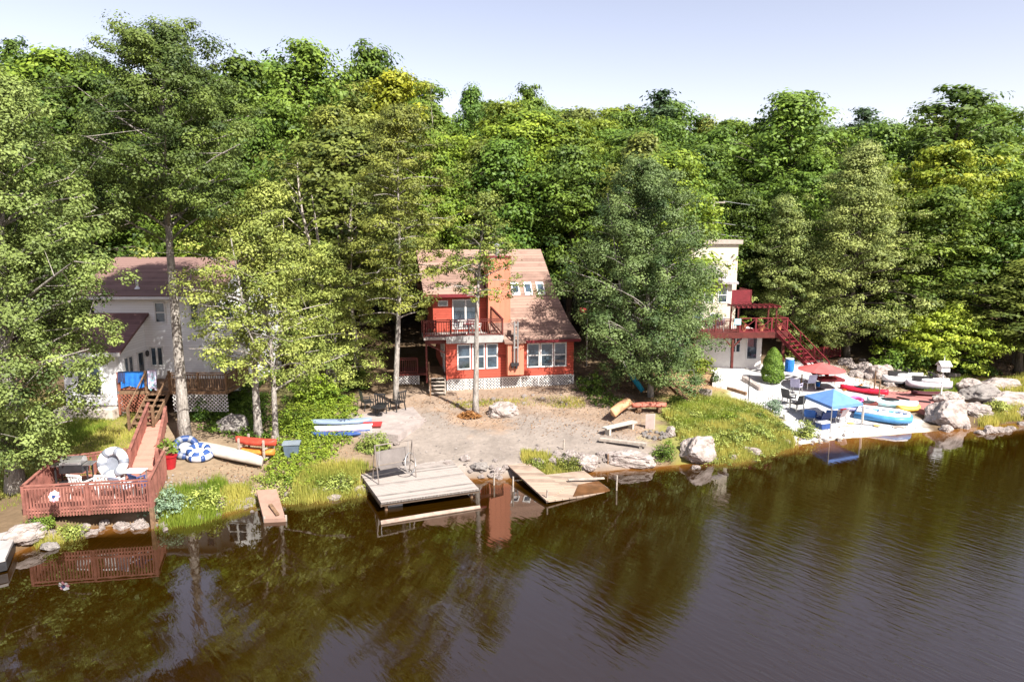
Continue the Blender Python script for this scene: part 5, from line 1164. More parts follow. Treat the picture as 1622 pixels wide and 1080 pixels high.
# red-brown ramp with two jet skis
P = [(1400, 620), (1480, 640), (1470, 652), (1440, 648), (1396, 632)]
zc = hit(1430, 632)[2]
RR = thing('boat_ramp', 'flat red-brown carpeted landing between the sand and the boulders', 'landing', (0, 0, 0))
P = [G(1398, 634, zc + .1), G(1475, 651, zc + .1), G(1482, 628, zc + .1), G(1410, 610, zc + .1)]
MB().prism(P, zc - 0.3, zc + 0.1).build('landing_surface', mat('red_brown_carpet', (0.34, 0.145, 0.13), 0.9, 0.1, 2), RR)
for i, (p0, p1) in enumerate((((1421, 630), (1440, 634)), ((1455, 636), (1474, 638)))):
    a = G(*p0, zc + .1); b = G(*p1, zc + .1); MB().bar((*a, zc + .14), (*b, zc + .14), 0.14, 0.08).build('bunk', BLACK, RR)
def jetski(label, loc, rz, m1):
    t = thing('jet_ski', label, 'jet ski', loc, rz)
    hull_mb(2.6, 0.95, 0.5, True, rocker=0.1, pinch=0.4).build('hull', m1, t, smooth=True)
    m = hull_mb(1.7, 0.62, 0.35, True, rocker=0.02, pinch=0.5); m.v = [(x + .25, y, z + .40) for x, y, z in m.v]; m.build('cowl', WHITE, t, smooth=True)
    MB().box(-.95, -.17, .55, .15, .17, .82).build('seat', METAL_D, t); m = MB(); m.bar((.35, 0, .7), (.2, 0, 1.0), .08); m.bar((.2, -.36, 1.0), (.2, .36, 1.0), .05); m.build('handlebar', BLACK, t)
    m = hull_mb(2.62, 0.97, 0.18, True, pinch=0.4); m.v = [(x, y, z + .02) for x, y, z in m.v]; m.build('lower_hull', METAL_D, t, smooth=True); return t
jetski('white jet ski parked at the back left of the red-brown landing', onh(1431, 611, 0.12), R(-8), WHITE)
jetski('silver-lilac jet ski parked right of the white one', onh(1470, 620, 0.12), R(-14), mat('silver_lilac', (0.50, 0.46, 0.50), 0.35))
h = hit(1462, 625)
kayak('low dark red craft in front of the silver jet ski on the landing', (h[0], h[1] - .5, zc + .11), R(-8), 1.9, .7, .22, mat('dark_wine', (0.07, 0.015, 0.02), 0.5), name='paddle_board', cat='boat', cockpit=False, pinch=0.35)
# white lantern bird house on a post
x, y, z = hit(1489, 640); BH = thing('bird_house', 'white bird house on a tall thin post among the boulders', 'bird house', (x, y, z)); hh = PY(1489, 588, y)[1] - z
MB().tube([(0, 0, -.1), (0, 0, hh)], 0.04, 8).build('post', WHITE, BH); MB().box(-.25, -.22, hh + .002, .25, .22, hh + .38).build('box', WHITE, BH)
MB().slab([(-.33, -.3, hh + .36), (.33, -.3, hh + .36), (.33, 0, hh + .62), (-.33, 0, hh + .62)], .04).slab([(-.33, 0, hh + .62), (.33, 0, hh + .62), (.33, .3, hh + .36), (-.33, .3, hh + .36)], .04).build('roof', mat('pale_roof', (.55, .55, .55)), BH)
MB().tube([(0, 0, hh + .6), (0, 0, hh + .95)], [.03, .005], 6).build('spike', WHITE, BH)
for px, py, hgt, lab in ((1384, 626, 1.5, 'tall brown post on the sand behind the red kayak'), (1392, 630, 1.0, 'shorter pale post on the sand right of the tall brown one'), (1366, 672, 1.0, 'thin white stake at the waterline in front of the blue canopy'), (1269, 615, 0.9, 'thin dark torch stake left of the grey-blue chair'), (1322, 607, 0.6, 'short pink stake on the sand right of the red umbrella')):
    x, y, z = hit(px, py); tag(MB().tube([(x, y, z - .1), (x, y, z + hgt)], .04, 6).build('wooden_post', WOOD_BROWN if 'brown' in lab or 'dark' in lab else OFFW), lab, 'post')
# conical evergreen
x, y, z = hit(1223, 606); rg = np.random.default_rng(77); EV = thing('arborvitae', 'dense clipped conical evergreen on the sand in front of the maroon stairs', 'shrub', (x, y, z))
hh = PY(1221, 550, y)[1] - z; n = 9000; u = rg.random(n) ** 0.8; a = rg.uniform(0, 6.283, n); rr = 0.70 * (1 - u ** 2.3) ** 0.6 * (1 + 0.07 * np.sin(a * 3 + u * 20)) * rg.uniform(0.86, 1.03, n) * np.minimum(1, 0.75 + u * 2)
P = np.stack([rr * np.cos(a), rr * np.sin(a), 0.08 + u * (hh - .1)], 1); Nn = np.stack([np.cos(a), np.sin(a), 0.25 + 0 * a], 1) + rg.normal(0, .4, (n, 3))
o = link(bpy.data.objects.new('foliage', leaves_mesh('foliage', P, Nn, np.full(n, .12), rg.normal(.5, .25, n), leaf_mat('arbor_leaf', (0.05, 0.11, 0.015), (0.15, 0.24, 0.03)), rg, 0.5))); o.parent = EV
MB().tube([(0, 0, -.1), (0, 0, hh * .8)], [.09, .02], 8).build('trunk', BARK_DARK, EV)
# red and white pole sign in the shade behind the cottage
x, y, z = 5.0, 45.0, ground(5.0, 45.0); t = thing('flag_pole', 'thin pole with a small red and white pennant in the shade right of the cottage', 'flag pole', (x, y, z)); hh = PY(925, 487, 45)[1] - z
MB().tube([(0, 0, 0), (0, 0, hh)], .03, 6).build('pole', METAL_L, t); MB().box(-.55, -.01, hh - .35, -.03, .01, hh - .02).build('pennant', mat('red_pennant', (.65, .08, .08), .8), t)

# ------------------------------------------------------------------ boulders and stones
def rock_mesh(seed, sub=3, rough=0.28, m=STONE):
    import bmesh
    bm = bmesh.new(); bmesh.ops.create_icosphere(bm, subdivisions=sub, radius=1.0); rg = random.Random(seed)
    pl = [(Vector((rg.gauss(0, 1), rg.gauss(0, 1), rg.gauss(0, .7))).normalized(), rg.uniform(.62, .9)) for _ in range(9)]
    off_ = Vector((seed * 3.1, 0, 0))
    for v in bm.verts:
        p = v.co.copy()
        for n_, d_ in pl:
            k = p.dot(n_) - d_
            if k > 0: p -= n_ * k * 0.9
        p *= 1 + rough * 0.5 * noise.noise(p * 1.6 + off_) + rough * 0.22 * noise.noise(p * 5 + off_) + rough * 0.08 * noise.noise(p * 13 + off_)
        v.co = p
    me = bpy.data.meshes.new('rock'); bm.to_mesh(me); bm.free(); me.materials.append(m); return me
RM = [rock_mesh(i, 4, 0.5, STONE) for i in range(7)]; RG_ = [rock_mesh(20 + i, 4, 0.5, STONE_G) for i in range(4)]
def rock(name, label, loc, dim, rz=0.0, mesh=None, group=None, cat='boulder', sink=0.3):
    o = link(bpy.data.objects.new(name, mesh or RM[0])); o.location = (loc[0], loc[1], loc[2] + dim[2] * (1 - sink) - dim[2] * 0.45); o.scale = dim; o.rotation_euler = (0, 0, rz)
    return tag(o, label, cat, group)
BIG = [((1108, 722), (1.02, .75, .72), 0.3, 0, 'big angular grey boulder at the water beside the grassy bank'),
 ((997, 731), (1.15, .6, .42), -0.15, 1, 'long flat pale boulder at the waterline below the benches'),
 ((930, 738), (.62, .5, .38), 0.4, 2, 'rough pale boulder between the grass clump and the long flat boulder'),
 ((1187, 716), (.62, .28, .22), -0.6, 3, 'thin tilted pinkish slab in the shallows below the grassy bank'),
 ((1062, 690), (.35, .3, .35), .8, 4, 'small sharp grey rock beside the fire ring'),
 ((798, 655), (.95, .75, .55), .3, 5, 'large pale boulder behind the slim trunk in front of the cottage'),
 ((372, 682), (.85, .6, .62), .2, 6, 'grey boulder in the shade under the deck right of the tall trunk'),
 ((1503, 668), (1.35, 1.0, .95), .1, 0, 'largest pale rounded boulder at the waterline at right'),
 ((1502, 640), (1.1, .8, .6), .5, 1, 'pale boulder directly behind the largest rounded one'),
 ((1545, 655), (.95, .7, .45), -.2, 2, 'low pinkish boulder right of the largest rounded one'),
 ((1395, 598), (1.0, .8, .75), .2, 3, 'big pale boulder behind the tall brown post'),
 ((1370, 592), (.7, .6, .6), 1.0, 4, 'boulder left of the big one behind the tall brown post'),
 ((1422, 592), (.75, .6, .5), .4, 5, 'boulder behind the white jet ski'),
 ((1560, 632), (1.5, 1.0, .7), .2, 6, 'broad pale rock on the ridge right of the bird house'),
 ((1600, 640), (1.6, 1.0, .6), -.2, 0, 'long sloping pale rock at the right edge'),
 ((1535, 618), (1.0, .8, .6), .7, 1, 'jumbled rock just right of the bird house post'),
 ((1585, 615), (1.4, .9, .5), .1, 2, 'flat rock at the top of the right-hand ridge'),
 ((1340, 578), (.6, .5, .45), .3, 3, 'small pale boulder at the end of the maroon fence'),
 ((1628, 658), (.9, .6, .35), .3, 4, 'low rock at the far right waterline'),
 ((905, 722), (.4, .35, .22), .3, 5, 'small pale rock above the grass clump'),
 ((762, 742), (.42, .3, .2), .2, 6, 'white rock on the gravel behind the right corner of the wooden dock'),
 ((738, 728), (.3, .25, .18), 1.2, 0, 'smaller white rock left of it behind the wooden dock'),
 ((790, 748), (.35, .25, .16), .6, 1, 'tan rock at the waterline left of the tan gangway'),
 ((660, 668), (.6, .35, .2), -.2, 2, 'low pale rock at the right end of the patio'),
 ((640, 676), (.5, .3, .22), .4, 3, 'low pale rock at the front edge of the patio'),
 ((622, 688), (.4, .3, .2), 1.4, 4, 'low rock between the patio and the green shrub'),
 ((222, 835), (.35, .25, .2), .3, 5, 'pale stone in the water under the right corner of the red deck'),
 ((80, 868), (.35, .22, .16), 0, 6, 'pale stone in the water beside the grey plank dock'),
 ((40, 850), (.7, .5, .32), .5, 0, 'pale boulder at the corner of the grey plank dock'),
 ((570, 778), (.4, .3, .2), .2, 1, 'rock in the shallows left of the wooden dock'),
 ((530, 790), (.32, .22, .12), .2, 2, 'flat rock at the waterline among the reeds')]
for (p, dim, rz, k, lab) in BIG: rock('boulder', lab, hit(*p), dim, rz, RM[k] if k != 6 else RG_[0], None)
rg = random.Random(8)
def scatter_rocks(n, a, b, group, label, s0, s1, spread=0.5, meshes=RM):
    for i in range(n):
        t_ = rg.random(); px = a[0] + (b[0] - a[0]) * t_; py = a[1] + (b[1] - a[1]) * t_ + rg.gauss(0, 1) * spread
        s_ = rg.uniform(s0, s1); rock('shore_stone', label, hit(px, py), (s_ * rg.uniform(.8, 1.4), s_, s_ * rg.uniform(.5, .8)), rg.uniform(0, 6), rg.choice(meshes), group, 'stone')
scatter_rocks(20, (60, 858), (235, 828), 'stones under the red deck', 'small pale stone on the bank under the red waterfront deck', .1, .28, 5)
scatter_rocks(34, (245, 832), (405, 795), 'stones along the left shore', 'small pale stone on the shore between the red deck and the brown ramp', .07, .2, 5)
scatter_rocks(18, (450, 785), (570, 770), 'stones left of the wooden dock', 'small stone on the shore between the brown ramp and the wooden dock', .07, .2, 5)
scatter_rocks(16, (700, 735), (815, 750), 'stones behind the wooden dock', 'small stone on the gravel between the wooden dock and the tan dock', .06, .2, 7)
scatter_rocks(22, (840, 716), (970, 728), 'stones above the tan dock', 'small pale stone on the gravel above the sagging tan dock', .07, .24, 6)
scatter_rocks(12, (1100, 735), (1250, 705), 'stones below the grassy bank', 'small stone at the waterline below the grassy bank', .1, .25, 4)
scatter_rocks(14, (1260, 702), (1350, 694), 'stones on the sandy edge', 'small stone at the waterline in front of the blue canopy', .06, .16, 4)
scatter_rocks(26, (1475, 668), (1622, 650), 'stones among the right boulders', 'small stone wedged among the boulders at right', .15, .4, 12)
scatter_rocks(22, (1330, 590), (1500, 600), 'stones of the rear rockery', 'stone in the rockery behind the jet skis', .2, .5, 9)
scatter_rocks(18, (720, 634), (900, 632), 'stones along the cottage', 'small stone in the dirt along the cottage lattice', .06, .18, 5)
scatter_rocks(14, (590, 690), (640, 720), 'stones by the green shrub', 'small stone around the green shrub behind the garden swing', .07, .2, 6)
scatter_rocks(10, (1530, 690), (1622, 676), 'stones off the right shore', 'flat stone in the shallow water off the right-hand rocks', .12, .35, 3)
x, y, z = hit(1036, 690)
for k in range(11):
    a = k * 2 * PI / 11; rock('fire_ring_stone', 'dark stone of the small fire ring by the benches', (x + .5 * math.cos(a), y + .5 * math.sin(a), ground(x, y)), (.14, .12, .12), a, RG_[k % 4], 'stones of the fire ring', 'stone')
# stone steps and low wall behind the bird house
for k in range(4):
    x, y, z = hit(1505 + k * 1.5, 618 - k * 8); tag(MB().box(-.4, -.2, -.2, .4, .2, .12).build('stone_step', STONE, None, (x, y, z)), ['lowest', 'second', 'third', 'topmost'][k] + ' stone step of the flight beside the bird house', 'step')
# leaf pile
def leaf_heap(name, label, loc, r_, h_, n, leafm, ls, seed, kind=None, cat=None):
    rg_ = np.random.default_rng(seed); a = rg_.uniform(0, 6.283, n); q = np.sqrt(rg_.random(n)); P = np.stack([q * r_ * np.cos(a), q * r_ * .7 * np.sin(a), h_ * (1 - q * q) * rg_.uniform(.3, 1.1, n) + .01], 1)
    o_ = link(bpy.data.objects.new(name, leaves_mesh(name, P, rg_.normal(0, .6, (n, 3)) + np.array((0, 0, 1)), np.full(n, ls) * rg_.uniform(.6, 1.3, n), rg_.normal(.5, .25, n), leafm, rg_))); o_.location = loc; return tag(o_, label, cat, None, kind)
leaf_heap('leaf_pile', 'pile of brown dead leaves at the foot of the slim trunk', onh(743, 660), .62, .3, 900, leaf_mat('dead_leaf', (.16, .06, .02), (.34, .16, .06), .1), .12, 3, None, 'leaf pile')

# ------------------------------------------------------------------ shrubs
def shrub(label, loc, w, d_, h_, n, lf, ls, seed, cr=.28, name='shrub', group=None, cat='shrub'):
    rg_ = np.random.default_rng(seed); k = max(6, int(n)); u = rg_.normal(size=(k, 3)); u /= np.linalg.norm(u, axis=1)[:, None]; u[:, 2] = np.abs(u[:, 2])
    c = u * rg_.uniform(.35, .95, k)[:, None] * np.array((w / 2, d_ / 2, h_)); P, Nn, sz, t_ = clump_leaves(c, np.full(k, cr), 34, ls, rg_)
    P[:, 2] = np.maximum(P[:, 2], .02); T = thing(name, label, cat, loc, 0, group); o_ = link(bpy.data.objects.new('foliage', leaves_mesh('foliage', P, Nn, sz, t_, lf, rg_))); o_.parent = T
    m_ = MB(); rr = random.Random(seed)
    for _ in range(5): a = rr.uniform(0, 6.28); m_.tube([(0, 0, -.1), (math.cos(a) * w * .2, math.sin(a) * d_ * .2, h_ * .7)], [.03, .01], 5)
    m_.build('stem', BARK_DARK, T); return T
L_BLUE = leaf_mat('blue_green_leaf', (0.12, 0.19, 0.12), (0.26, 0.34, 0.22))
SH = [((272, 815), 1.9, 1.5, 1.1, 60, L_BLUE, .09, 'blue-green feathery bush at the right corner of the red deck'),
 ((320, 800), 1.7, 1.4, .9, 50, L_YEL, .09, 'yellow-green bush right of the blue-green one on the left shore'),
 ((590, 712), 1.7, 1.2, .95, 60, L_YEL, .10, 'arching green shrub behind the garden swing'),
 ((540, 775), 2.0, 1.0, .75, 50, L_YEL, .09, 'yellow-green shrub at the water left of the wooden dock'),
 ((1052, 728), 1.1, .9, .95, 44, L_MID, .08, 'green shrub between the long flat boulder and the big grey one'),
 ((1275, 692), 1.5, 1.0, .95, 50, L_YEL, .09, 'light green shrub at the waterline left of the blue canopy'),
 ((1222, 655), 1.2, 1.0, 1.0, 40, L_BLUE, .09, 'pale grey-green bush at the top right of the grassy bank'),
 ((500, 640), 3.6, 2.0, 2.0, 130, L_LIME, .13, 'bright lime bush beneath the drooping birch'),
 ((465, 680), 2.6, 1.4, 1.1, 80, L_LIME, .12, 'low bright green bush behind the bin'),
 ((330, 665), 2.2, 1.4, 1.4, 60, L_DARK, .13, 'dark shrub in the shade under the brown deck'),
 ((400, 640), 2.2, 1.4, 1.6, 60, L_MID, .13, 'green shrub at the right end of the brown deck'),
 ((1105, 590), 2.6, 1.6, 1.5, 90, L_LIME, .12, 'bright yellow-green bush left of the cream house basement'),
 ((1580, 655), 1.8, 1.2, .9, 50, L_YEL, .12, 'yellow-green bush in front of the right-hand rocks'),
 ((110, 850), 1.2, .7, .5, 36, L_YEL, .08, 'reedy yellow-green clump below the red deck'),
 ((60, 838), 1.3, .6, .45, 30, L_MID, .08, 'dark green clump by the grey plank dock'),
 ((1075, 640), 1.2, .9, .6, 30, L_MID, .1, 'small green bush at the foot of the timber edging'),
 ((1455, 600), 1.4, .9, .8, 36, L_OLIVE, .12, 'olive bush behind the jet skis'),
 ((940, 622), 2.4, 1.4, 1.4, 50, L_DARK, .12, 'dark shrub in the shade at the right corner of the cottage'),
 ((560, 615), 2.6, 1.6, 2.2, 70, L_DARK, .14, 'dark bush in the shade left of the thin-trunked tree'),
 ((850, 738), .9, .6, .5, 26, L_OLIVE, .08, 'low olive bush in the crook of the tan dock'),
 ((900, 742), 1.3, .6, .6, 34, L_OLIVE, .08, 'low green shrub touching the tan dock platform')]
for i, (p, w, d_, h_, n, lf, ls, lab) in enumerate(SH): shrub(lab, hit(*p), w, d_, h_, n, lf, ls, 200 + i)
for i, (p, w, h_, lab) in enumerate((((1128, 706), 1.3, .7, 'reedy yellow-green clump just right of the big angular boulder'), ((1168, 700), 1.2, .65, 'reedy yellow-green clump above the thin tilted slab'), ((1205, 697), 1.4, .8, 'reedy yellow-green clump right of the thin tilted slab'),
        ((1240, 688), 1.2, .75, 'reedy yellow-green clump at the right end of the grassy bank'), ((1100, 665), 1.2, .55, 'leafy yellow clump in the middle of the grassy bank'), ((1155, 668), 1.3, .6, 'leafy lime clump on the crest of the grassy bank'), ((1205, 668), 1.0, .7, 'dark green clump near the pale bush on the grassy bank'))):
    shrub(lab, hit(*p), w, .8, h_, 34, L_MID if 'dark' in lab else (L_LIME if 'lime' in lab else L_YEL), .085, 260 + i, .2, 'reed_clump', None, 'reeds')
# shade shrubs at the forest edge
us = []
for i in range(26):
    px = rg.uniform(0, 1622); y = rg.uniform(45, 56); x = (px - 811) / F * y
    if -7 < x < 7 and y < 50 or 10 < x < 20 and y < 56 or x < -14 and y < 44: continue
    if us and rg.random() < 0.7: pass
    o_ = shrub('dark understorey bush at the edge of the wood, ' + zone(px), (x, y, ground(x, y)), rg.uniform(2, 3.5), 2, rg.uniform(1.2, 2.4), 44, rg.choice([L_DARK, L_MID, L_OLIVE]), .2, 300 + i, .5, 'understorey_bush', 'understorey bushes ' + zone(px).replace(',', ''))

# ------------------------------------------------------------------ grass and ground cover (stuff)
def grass(name, poly, n, h_, lf, seed, w=.03, lean=.35, label=None, zz=0.6):
    rg_ = np.random.default_rng(seed); P = np.array([G(px, py, zz) for px, py in poly]); lo = P.min(0); hi = P.max(0)
    pts = np.empty((0, 2))
    while len(pts) < n:
        q = rg_.uniform(lo, hi, (n * 2, 2)); nn = np.sin(q[:, 0] * 2.1 + seed) * np.cos(q[:, 1] * 2.7) * .25
        q = q[(pdist(q[:, 0], q[:, 1], P) + nn * .8 + rg_.normal(0, .12, len(q))) > 0.05]; pts = np.concatenate([pts, q])
    pts = pts[:n]; z = ground_np(pts[:, 0], pts[:, 1]); patch_ = np.sin(pts[:, 0] * 1.7 + seed) * np.sin(pts[:, 1] * 2.3 + 1)
    hh = h_ * rg_.uniform(.4, 1.2, n) * (1 + .35 * patch_); a = rg_.uniform(0, 6.283, n); ln = rg_.uniform(0, lean, n) * hh; b_ = rg_.uniform(0, 6.283, n)
    V = np.empty((n, 3, 3)); dx = np.cos(a) * w; dy = np.sin(a) * w
    V[:, 0] = np.stack([pts[:, 0] - dx, pts[:, 1] - dy, z - .02], 1); V[:, 1] = np.stack([pts[:, 0] + dx, pts[:, 1] + dy, z - .02], 1)
    V[:, 2] = np.stack([pts[:, 0] + np.cos(b_) * ln, pts[:, 1] + np.sin(b_) * ln, z + hh], 1)
    me = bpy.data.meshes.new(name); me.vertices.add(n * 3); me.vertices.foreach_set('co', V.astype(np.float32).ravel()); me.loops.add(n * 3); me.loops.foreach_set('vertex_index', np.arange(n * 3, dtype=np.int32))
    me.polygons.add(n); me.polygons.foreach_set('loop_start', (np.arange(n) * 3).astype(np.int32)); at = me.attributes.new('tint', 'FLOAT', 'FACE'); at.data.foreach_set('value', np.clip(.5 + .35 * patch_ + rg_.normal(0, .2, n), 0, 1).astype(np.float32))
    me.materials.append(lf); me.update(calc_edges=True); return tag(link(bpy.data.objects.new(name, me)), label, None, None, 'stuff')
GY = leaf_mat('dry_grass', (0.17, 0.22, 0.035), (0.50, 0.46, 0.12), .4, .1); GG = leaf_mat('fresh_grass', (0.10, 0.18, 0.02), (0.28, 0.34, 0.05), .4, .1)
def ground_cover(name, poly, n, lf, ls, seed, h_=.3, zz=.8):
    rg_ = np.random.default_rng(seed); P = np.array([G(px, py, zz) for px, py in poly]); lo = P.min(0); hi = P.max(0); pts = np.empty((0, 2)); k = n
    while len(pts) < k:
        q = rg_.uniform(lo, hi, (k * 2, 2)); q = q[pdist(q[:, 0], q[:, 1], P) + rg_.normal(0, .2, len(q)) > 0]; pts = np.concatenate([pts, q])
    pts = pts[:k]; z = ground_np(pts[:, 0], pts[:, 1]); c = np.stack([pts[:, 0], pts[:, 1], z + rg_.uniform(.02, h_, k)], 1)
    Pn, Nn, sz, t_ = clump_leaves(c, rg_.uniform(.1, .28, k), 16, ls, rg_); o_ = link(bpy.data.objects.new(name, leaves_mesh(name, Pn, Nn, sz, t_, lf, rg_))); return tag(o_, None, None, None, 'stuff')
grass('lawn_grass', [(-40, 650), (120, 640), (235, 662), (205, 738), (95, 748), (-40, 790)], 26000, .14, GY, 1, .02, zz=1.3)
grass('lawn_grass', [(60, 690), (150, 650), (180, 668), (100, 710)], 5000, .2, GG, 2, .02, zz=1.3)
grass('bank_grass', [(1050, 655), (1110, 634), (1200, 640), (1250, 668), (1255, 690), (1190, 712), (1140, 715), (1075, 690)], 30000, .34, GY, 3, .022, zz=.7)
ground_cover('ground_cover', [(1050, 655), (1110, 634), (1200, 640), (1250, 668), (1255, 690), (1190, 712), (1140, 715), (1075, 690)], 900, L_YEL, .09, 31, .35)
grass('bank_grass', [(1075, 640), (1150, 634), (1190, 645), (1120, 662), (1060, 668)], 6000, .4, GG, 4, .02, zz=1.0)
grass('shore_grass', [(1140, 722), (1195, 712), (1255, 695), (1262, 705), (1170, 730)], 3500, .4, GY, 5, .02, zz=.2)
grass('shore_grass', [(250, 830), (350, 805), (350, 770), (290, 780), (245, 800)], 7000, .5, GG, 6, .02, zz=.4)
grass('shore_grass', [(350, 800), (410, 785), (400, 765), (350, 780)], 2500, .25, GY, 7, .02, zz=.4)
grass('shore_grass', [(450, 785), (575, 775), (575, 740), (480, 750)], 9000, .42, GY, 8, .02, zz=.4)
grass('shore_grass', [(60, 850), (120, 838), (130, 848), (70, 866)], 2500, .42, GY, 9, .02, zz=.2)
grass('shore_grass', [(835, 742), (860, 755), (905, 750), (925, 735), (870, 722), (825, 715)], 4500, .25, GY, 10, .02, zz=.4)
grass('cottage_grass', [(715, 634), (920, 626), (930, 640), (800, 640), (715, 642)], 2500, .14, GY, 11, .02, zz=1.1)
grass('verge_grass', [(1535, 600), (1622, 588), (1700, 590), (1700, 615), (1622, 618), (1570, 606)], 9000, .4, GY, 12, .035, zz=1.2)
grass('verge_grass', [(1440, 598), (1535, 590), (1540, 600), (1480, 612)], 3000, .35, GG, 13, .035, zz=1.2)
grass('shore_grass', [(1555, 668), (1622, 655), (1622, 640), (1570, 645)], 3000, .35, GY, 14, .03, zz=.4)
ground_cover('ground_cover', [(430, 700), (455, 655), (560, 640), (560, 690), (520, 720), (490, 755), (425, 750)], 1500, L_LIME, .10, 21)
ground_cover('ground_cover', [(300, 650), (420, 640), (430, 700), (380, 700), (330, 690)], 700, L_MID, .11, 22)
ground_cover('ground_cover', [(400, 745), (480, 735), (480, 765), (420, 770)], 260, L_YEL, .08, 23, .15)
ground_cover('ground_cover', [(940, 625), (1000, 640), (960, 650), (930, 640)], 140, L_DARK, .1, 24, .12)

# ------------------------------------------------------------------ loose ground detail
def pebbles(name, poly, n, s0, s1, m, seed, zz=.7):
    rg_ = np.random.default_rng(seed); P = np.array([G(px, py, zz) for px, py in poly]); lo = P.min(0); hi = P.max(0); q = rg_.uniform(lo, hi, (n * 4, 2)); q = q[pdist(q[:, 0], q[:, 1], P) + rg_.normal(0, .3, len(q)) > 0][:n]; n = len(q)
    z = ground_np(q[:, 0], q[:, 1]); s_ = s0 + (s1 - s0) * rg_.random(n) ** 3; O = np.array([(1, 0, 0), (0, 1, 0), (-1, 0, 0), (0, -1, 0), (0, 0, .7), (0, 0, -.7)])
    a = rg_.uniform(0, 6.28, n); V = O[None] * s_[:, None, None] * rg_.uniform(.7, 1.3, (n, 6, 1)); X = V[..., 0] * np.cos(a)[:, None] - V[..., 1] * np.sin(a)[:, None]; Y_ = V[..., 0] * np.sin(a)[:, None] + V[..., 1] * np.cos(a)[:, None]
    V = np.stack([X + q[:, :1], Y_ + q[:, 1:], V[..., 2] + z[:, None] + .01], 2); Fc = np.array([(0, 1, 4), (1, 2, 4), (2, 3, 4), (3, 0, 4)])
    Fa = (Fc[None] + (np.arange(n) * 6)[:, None, None]).reshape(-1, 3); me = bpy.data.meshes.new(name); me.vertices.add(n * 6); me.vertices.foreach_set('co', V.astype(np.float32).ravel()); me.loops.add(Fa.size); me.loops.foreach_set('vertex_index', Fa.astype(np.int32).ravel())
    me.polygons.add(len(Fa)); me.polygons.foreach_set('loop_start', (np.arange(len(Fa)) * 3).astype(np.int32)); me.materials.append(m); me.update(calc_edges=True); tag(link(bpy.data.objects.new(name, me)), kind='stuff')
PEB = mat('pebble_stone', (0.30, 0.27, 0.25), 0.9, 0.3, 1.0, col2=(0.13, 0.11, 0.10), thresh=(.35, .6))
pebbles('pebbles', [(640, 690), (720, 640), (960, 640), (1060, 690), (1040, 735), (830, 757), (690, 757)], 1500, .01, .06, PEB, 1)
pebbles('pebbles', [(250, 835), (400, 800), (570, 780), (570, 755), (420, 765), (250, 760)], 1500, .015, .07, PEB, 2, .4)
pebbles('pebbles', [(1180, 640), (1290, 600), (1400, 620), (1490, 680), (1260, 708)], 1600, .012, .07, PEB, 3, .5)
def litter(name, poly, n, lf, ls, seed, zz=.9):
    rg_ = np.random.default_rng(seed); P = np.array([G(px, py, zz) for px, py in poly]); lo = P.min(0); hi = P.max(0); q = rg_.uniform(lo, hi, (n * 3, 2)); q = q[pdist(q[:, 0], q[:, 1], P) + rg_.normal(0, .4, len(q)) > 0][:n]; n = len(q)
    C_ = np.stack([q[:, 0], q[:, 1], ground_np(q[:, 0], q[:, 1]) + .07], 1); tag(link(bpy.data.objects.new(name, leaves_mesh(name, C_, rg_.normal(0, .35, (n, 3)) + np.array((0, 0, 1)), ls * rg_.uniform(.5, 1.5, n), rg_.normal(.5, .3, n), lf, rg_))), kind='stuff')
DL = leaf_mat('litter_leaf', (.12, .06, .03), (.30, .19, .10), .1)
litter('leaf_litter', [(640, 640), (940, 615), (1040, 650), (1030, 690), (880, 680), (700, 670)], 3000, DL, .08, 5)
litter('leaf_litter', [(250, 760), (420, 700), (560, 700), (570, 770), (260, 820)], 2500, DL, .07, 6)
litter('leaf_litter', [(1290, 560), (1622, 560), (1622, 600), (1400, 600)], 4000, DL, .12, 7, 1.5)
litter('leaf_litter', [(930, 600), (1130, 590), (1130, 625), (1040, 640), (930, 640)], 3000, DL, .09, 8)
# odds and ends on the sand
def paddle(label, p0, p1, m):
    a = Vector(onh(*p0, .05)); b = Vector(onh(*p1, .05)); t = thing('paddle', label, 'paddle', a, math.atan2(b.y - a.y, b.x - a.x)); L_ = (b - a).length
    MB().tube([(0, 0, 0), (L_, 0, 0)], .02, 6).build('shaft', METAL_D, t)
    for x in (-.3, L_): MB().box(x, -.09, -.012, x + .3, .09, .012).build('blade', m, t)
paddle('double-bladed paddle with yellow blades lying on the sand by the blue and white raft', (1352, 672), (1384, 676), mat('yellow_plastic', (.7, .45, .08)))
paddle('double-bladed paddle with orange blades lying by the red kayak', (1340, 618), (1362, 610), ORANGE)
for p, m_, lab in (((1335, 655), REDP, 'small red bucket beside the right pole of the blue canopy'), ((1296, 612), BLUE, 'small blue bucket at the foot of the red umbrella'), ((1244, 664), VINYL, 'small white bucket on the sand near the grassy bank')):
    t = thing('bucket', lab, 'bucket', onh(*p)); MB().lathe([(.12, 0), (.16, .28), (.17, .28), (.17, .3)], 12).build('body', m_, t); MB().tube([(.16 * math.cos(a), 0, .29 + .12 * math.sin(a)) for a in np.linspace(0, PI, 9)], .008, 5).build('handle', METAL_L, t)
t = thing('side_table', 'small white table on the sand between the dark chairs and the blue canopy', 'table', onh(1272, 640)); MB().lathe([(.32, .45), (.32, .48)], 14).build('table_top', WPL, t); MB().lathe([(.18, 0), (.03, .04), (.03, .45)], 10).build('pedestal', WPL, t)
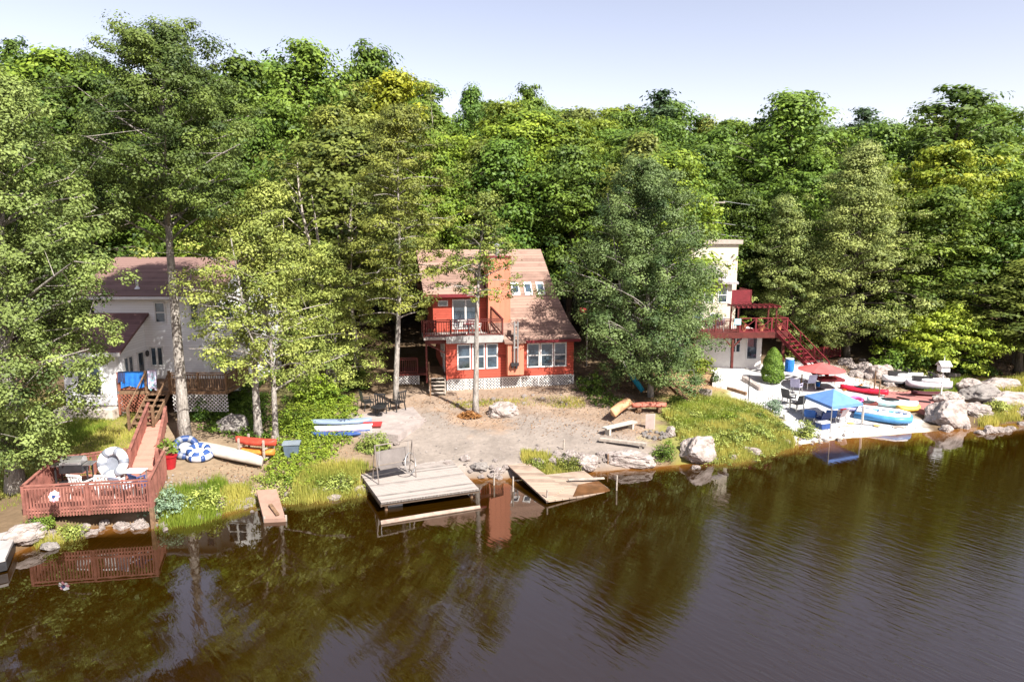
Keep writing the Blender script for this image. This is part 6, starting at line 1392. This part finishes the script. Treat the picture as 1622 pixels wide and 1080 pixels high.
for i, (p, rz, ln) in enumerate((((1340, 676), .3, .9), ((1425, 678), -.2, .7), ((1230, 690), .9, .8))):
    x, y, z = hit(*p); tag(MB().tube([(-ln / 2, 0, .04), (0, .05, .07), (ln / 2, -.03, .04)], [.05, .045, .02], 6).build('driftwood', WOOD_GREY, None, (x, y, z), rz), ['driftwood stick at the waterline right of the blue canopy', 'driftwood stick at the waterline below the yellow dinghy', 'driftwood stick at the right end of the grassy bank'][i], 'driftwood')
# ------------------------------------------------------------------ light, sky, camera
az = math.atan2(0.62, -0.78); el = R(47)
sd = Vector((math.sin(az) * math.cos(el), math.cos(az) * math.cos(el), math.sin(el)))
sun = bpy.data.lights.new('sun', 'SUN'); sun.energy = 5.0; sun.angle = R(0.53); sun.color = (1.0, 0.95, 0.87)
so = link(bpy.data.objects.new('sun', sun)); so.rotation_euler = sd.to_track_quat('Z', 'Y').to_euler()
W = bpy.data.worlds.new('World'); S.world = W; W.use_nodes = True
nt = W.node_tree; bg = nt.nodes['Background']; sk = nt.nodes.new('ShaderNodeTexSky'); sk.sky_type = 'NISHITA'; sk.sun_disc = False
sk.sun_elevation = el; sk.sun_rotation = az; sk.altitude = 300; sk.air_density = 1.0; sk.dust_density = 0.9; sk.ozone_density = 1.3
hs = nt.nodes.new('ShaderNodeHueSaturation'); hs.inputs['Saturation'].default_value = 0.9; nt.links.new(sk.outputs[0], hs.inputs['Color'])
tm = nt.nodes.new('ShaderNodeMix'); tm.data_type = 'RGBA'; tm.blend_type = 'MULTIPLY'; tm.inputs['Factor'].default_value = 1.0; tm.inputs['B'].default_value = (1.27, 0.985, 0.87, 1)
nt.links.new(hs.outputs[0], tm.inputs['A']); nt.links.new(tm.outputs['Result'], bg.inputs['Color']); bg.inputs['Strength'].default_value = 0.104
S.view_settings.view_transform = 'Standard'; S.view_settings.look = 'None'; S.view_settings.gamma = 1.0; S.view_settings.exposure = 1.26
cam = bpy.data.cameras.new('camera'); cam.sensor_width = 36; cam.lens = 36 * F / 1622; cam.clip_start = 0.1; cam.clip_end = 3000
co = link(bpy.data.objects.new('camera', cam)); co.location = (0, 0, CAM_H); co.rotation_euler = (PI / 2 - PITCH, 0, 0)
S.camera = co
S.cycles.max_bounces = 6; S.cycles.diffuse_bounces = 3; S.cycles.glossy_bounces = 3; S.cycles.transmission_bounces = 3
S.cycles.caustics_reflective = False; S.cycles.caustics_refractive = False
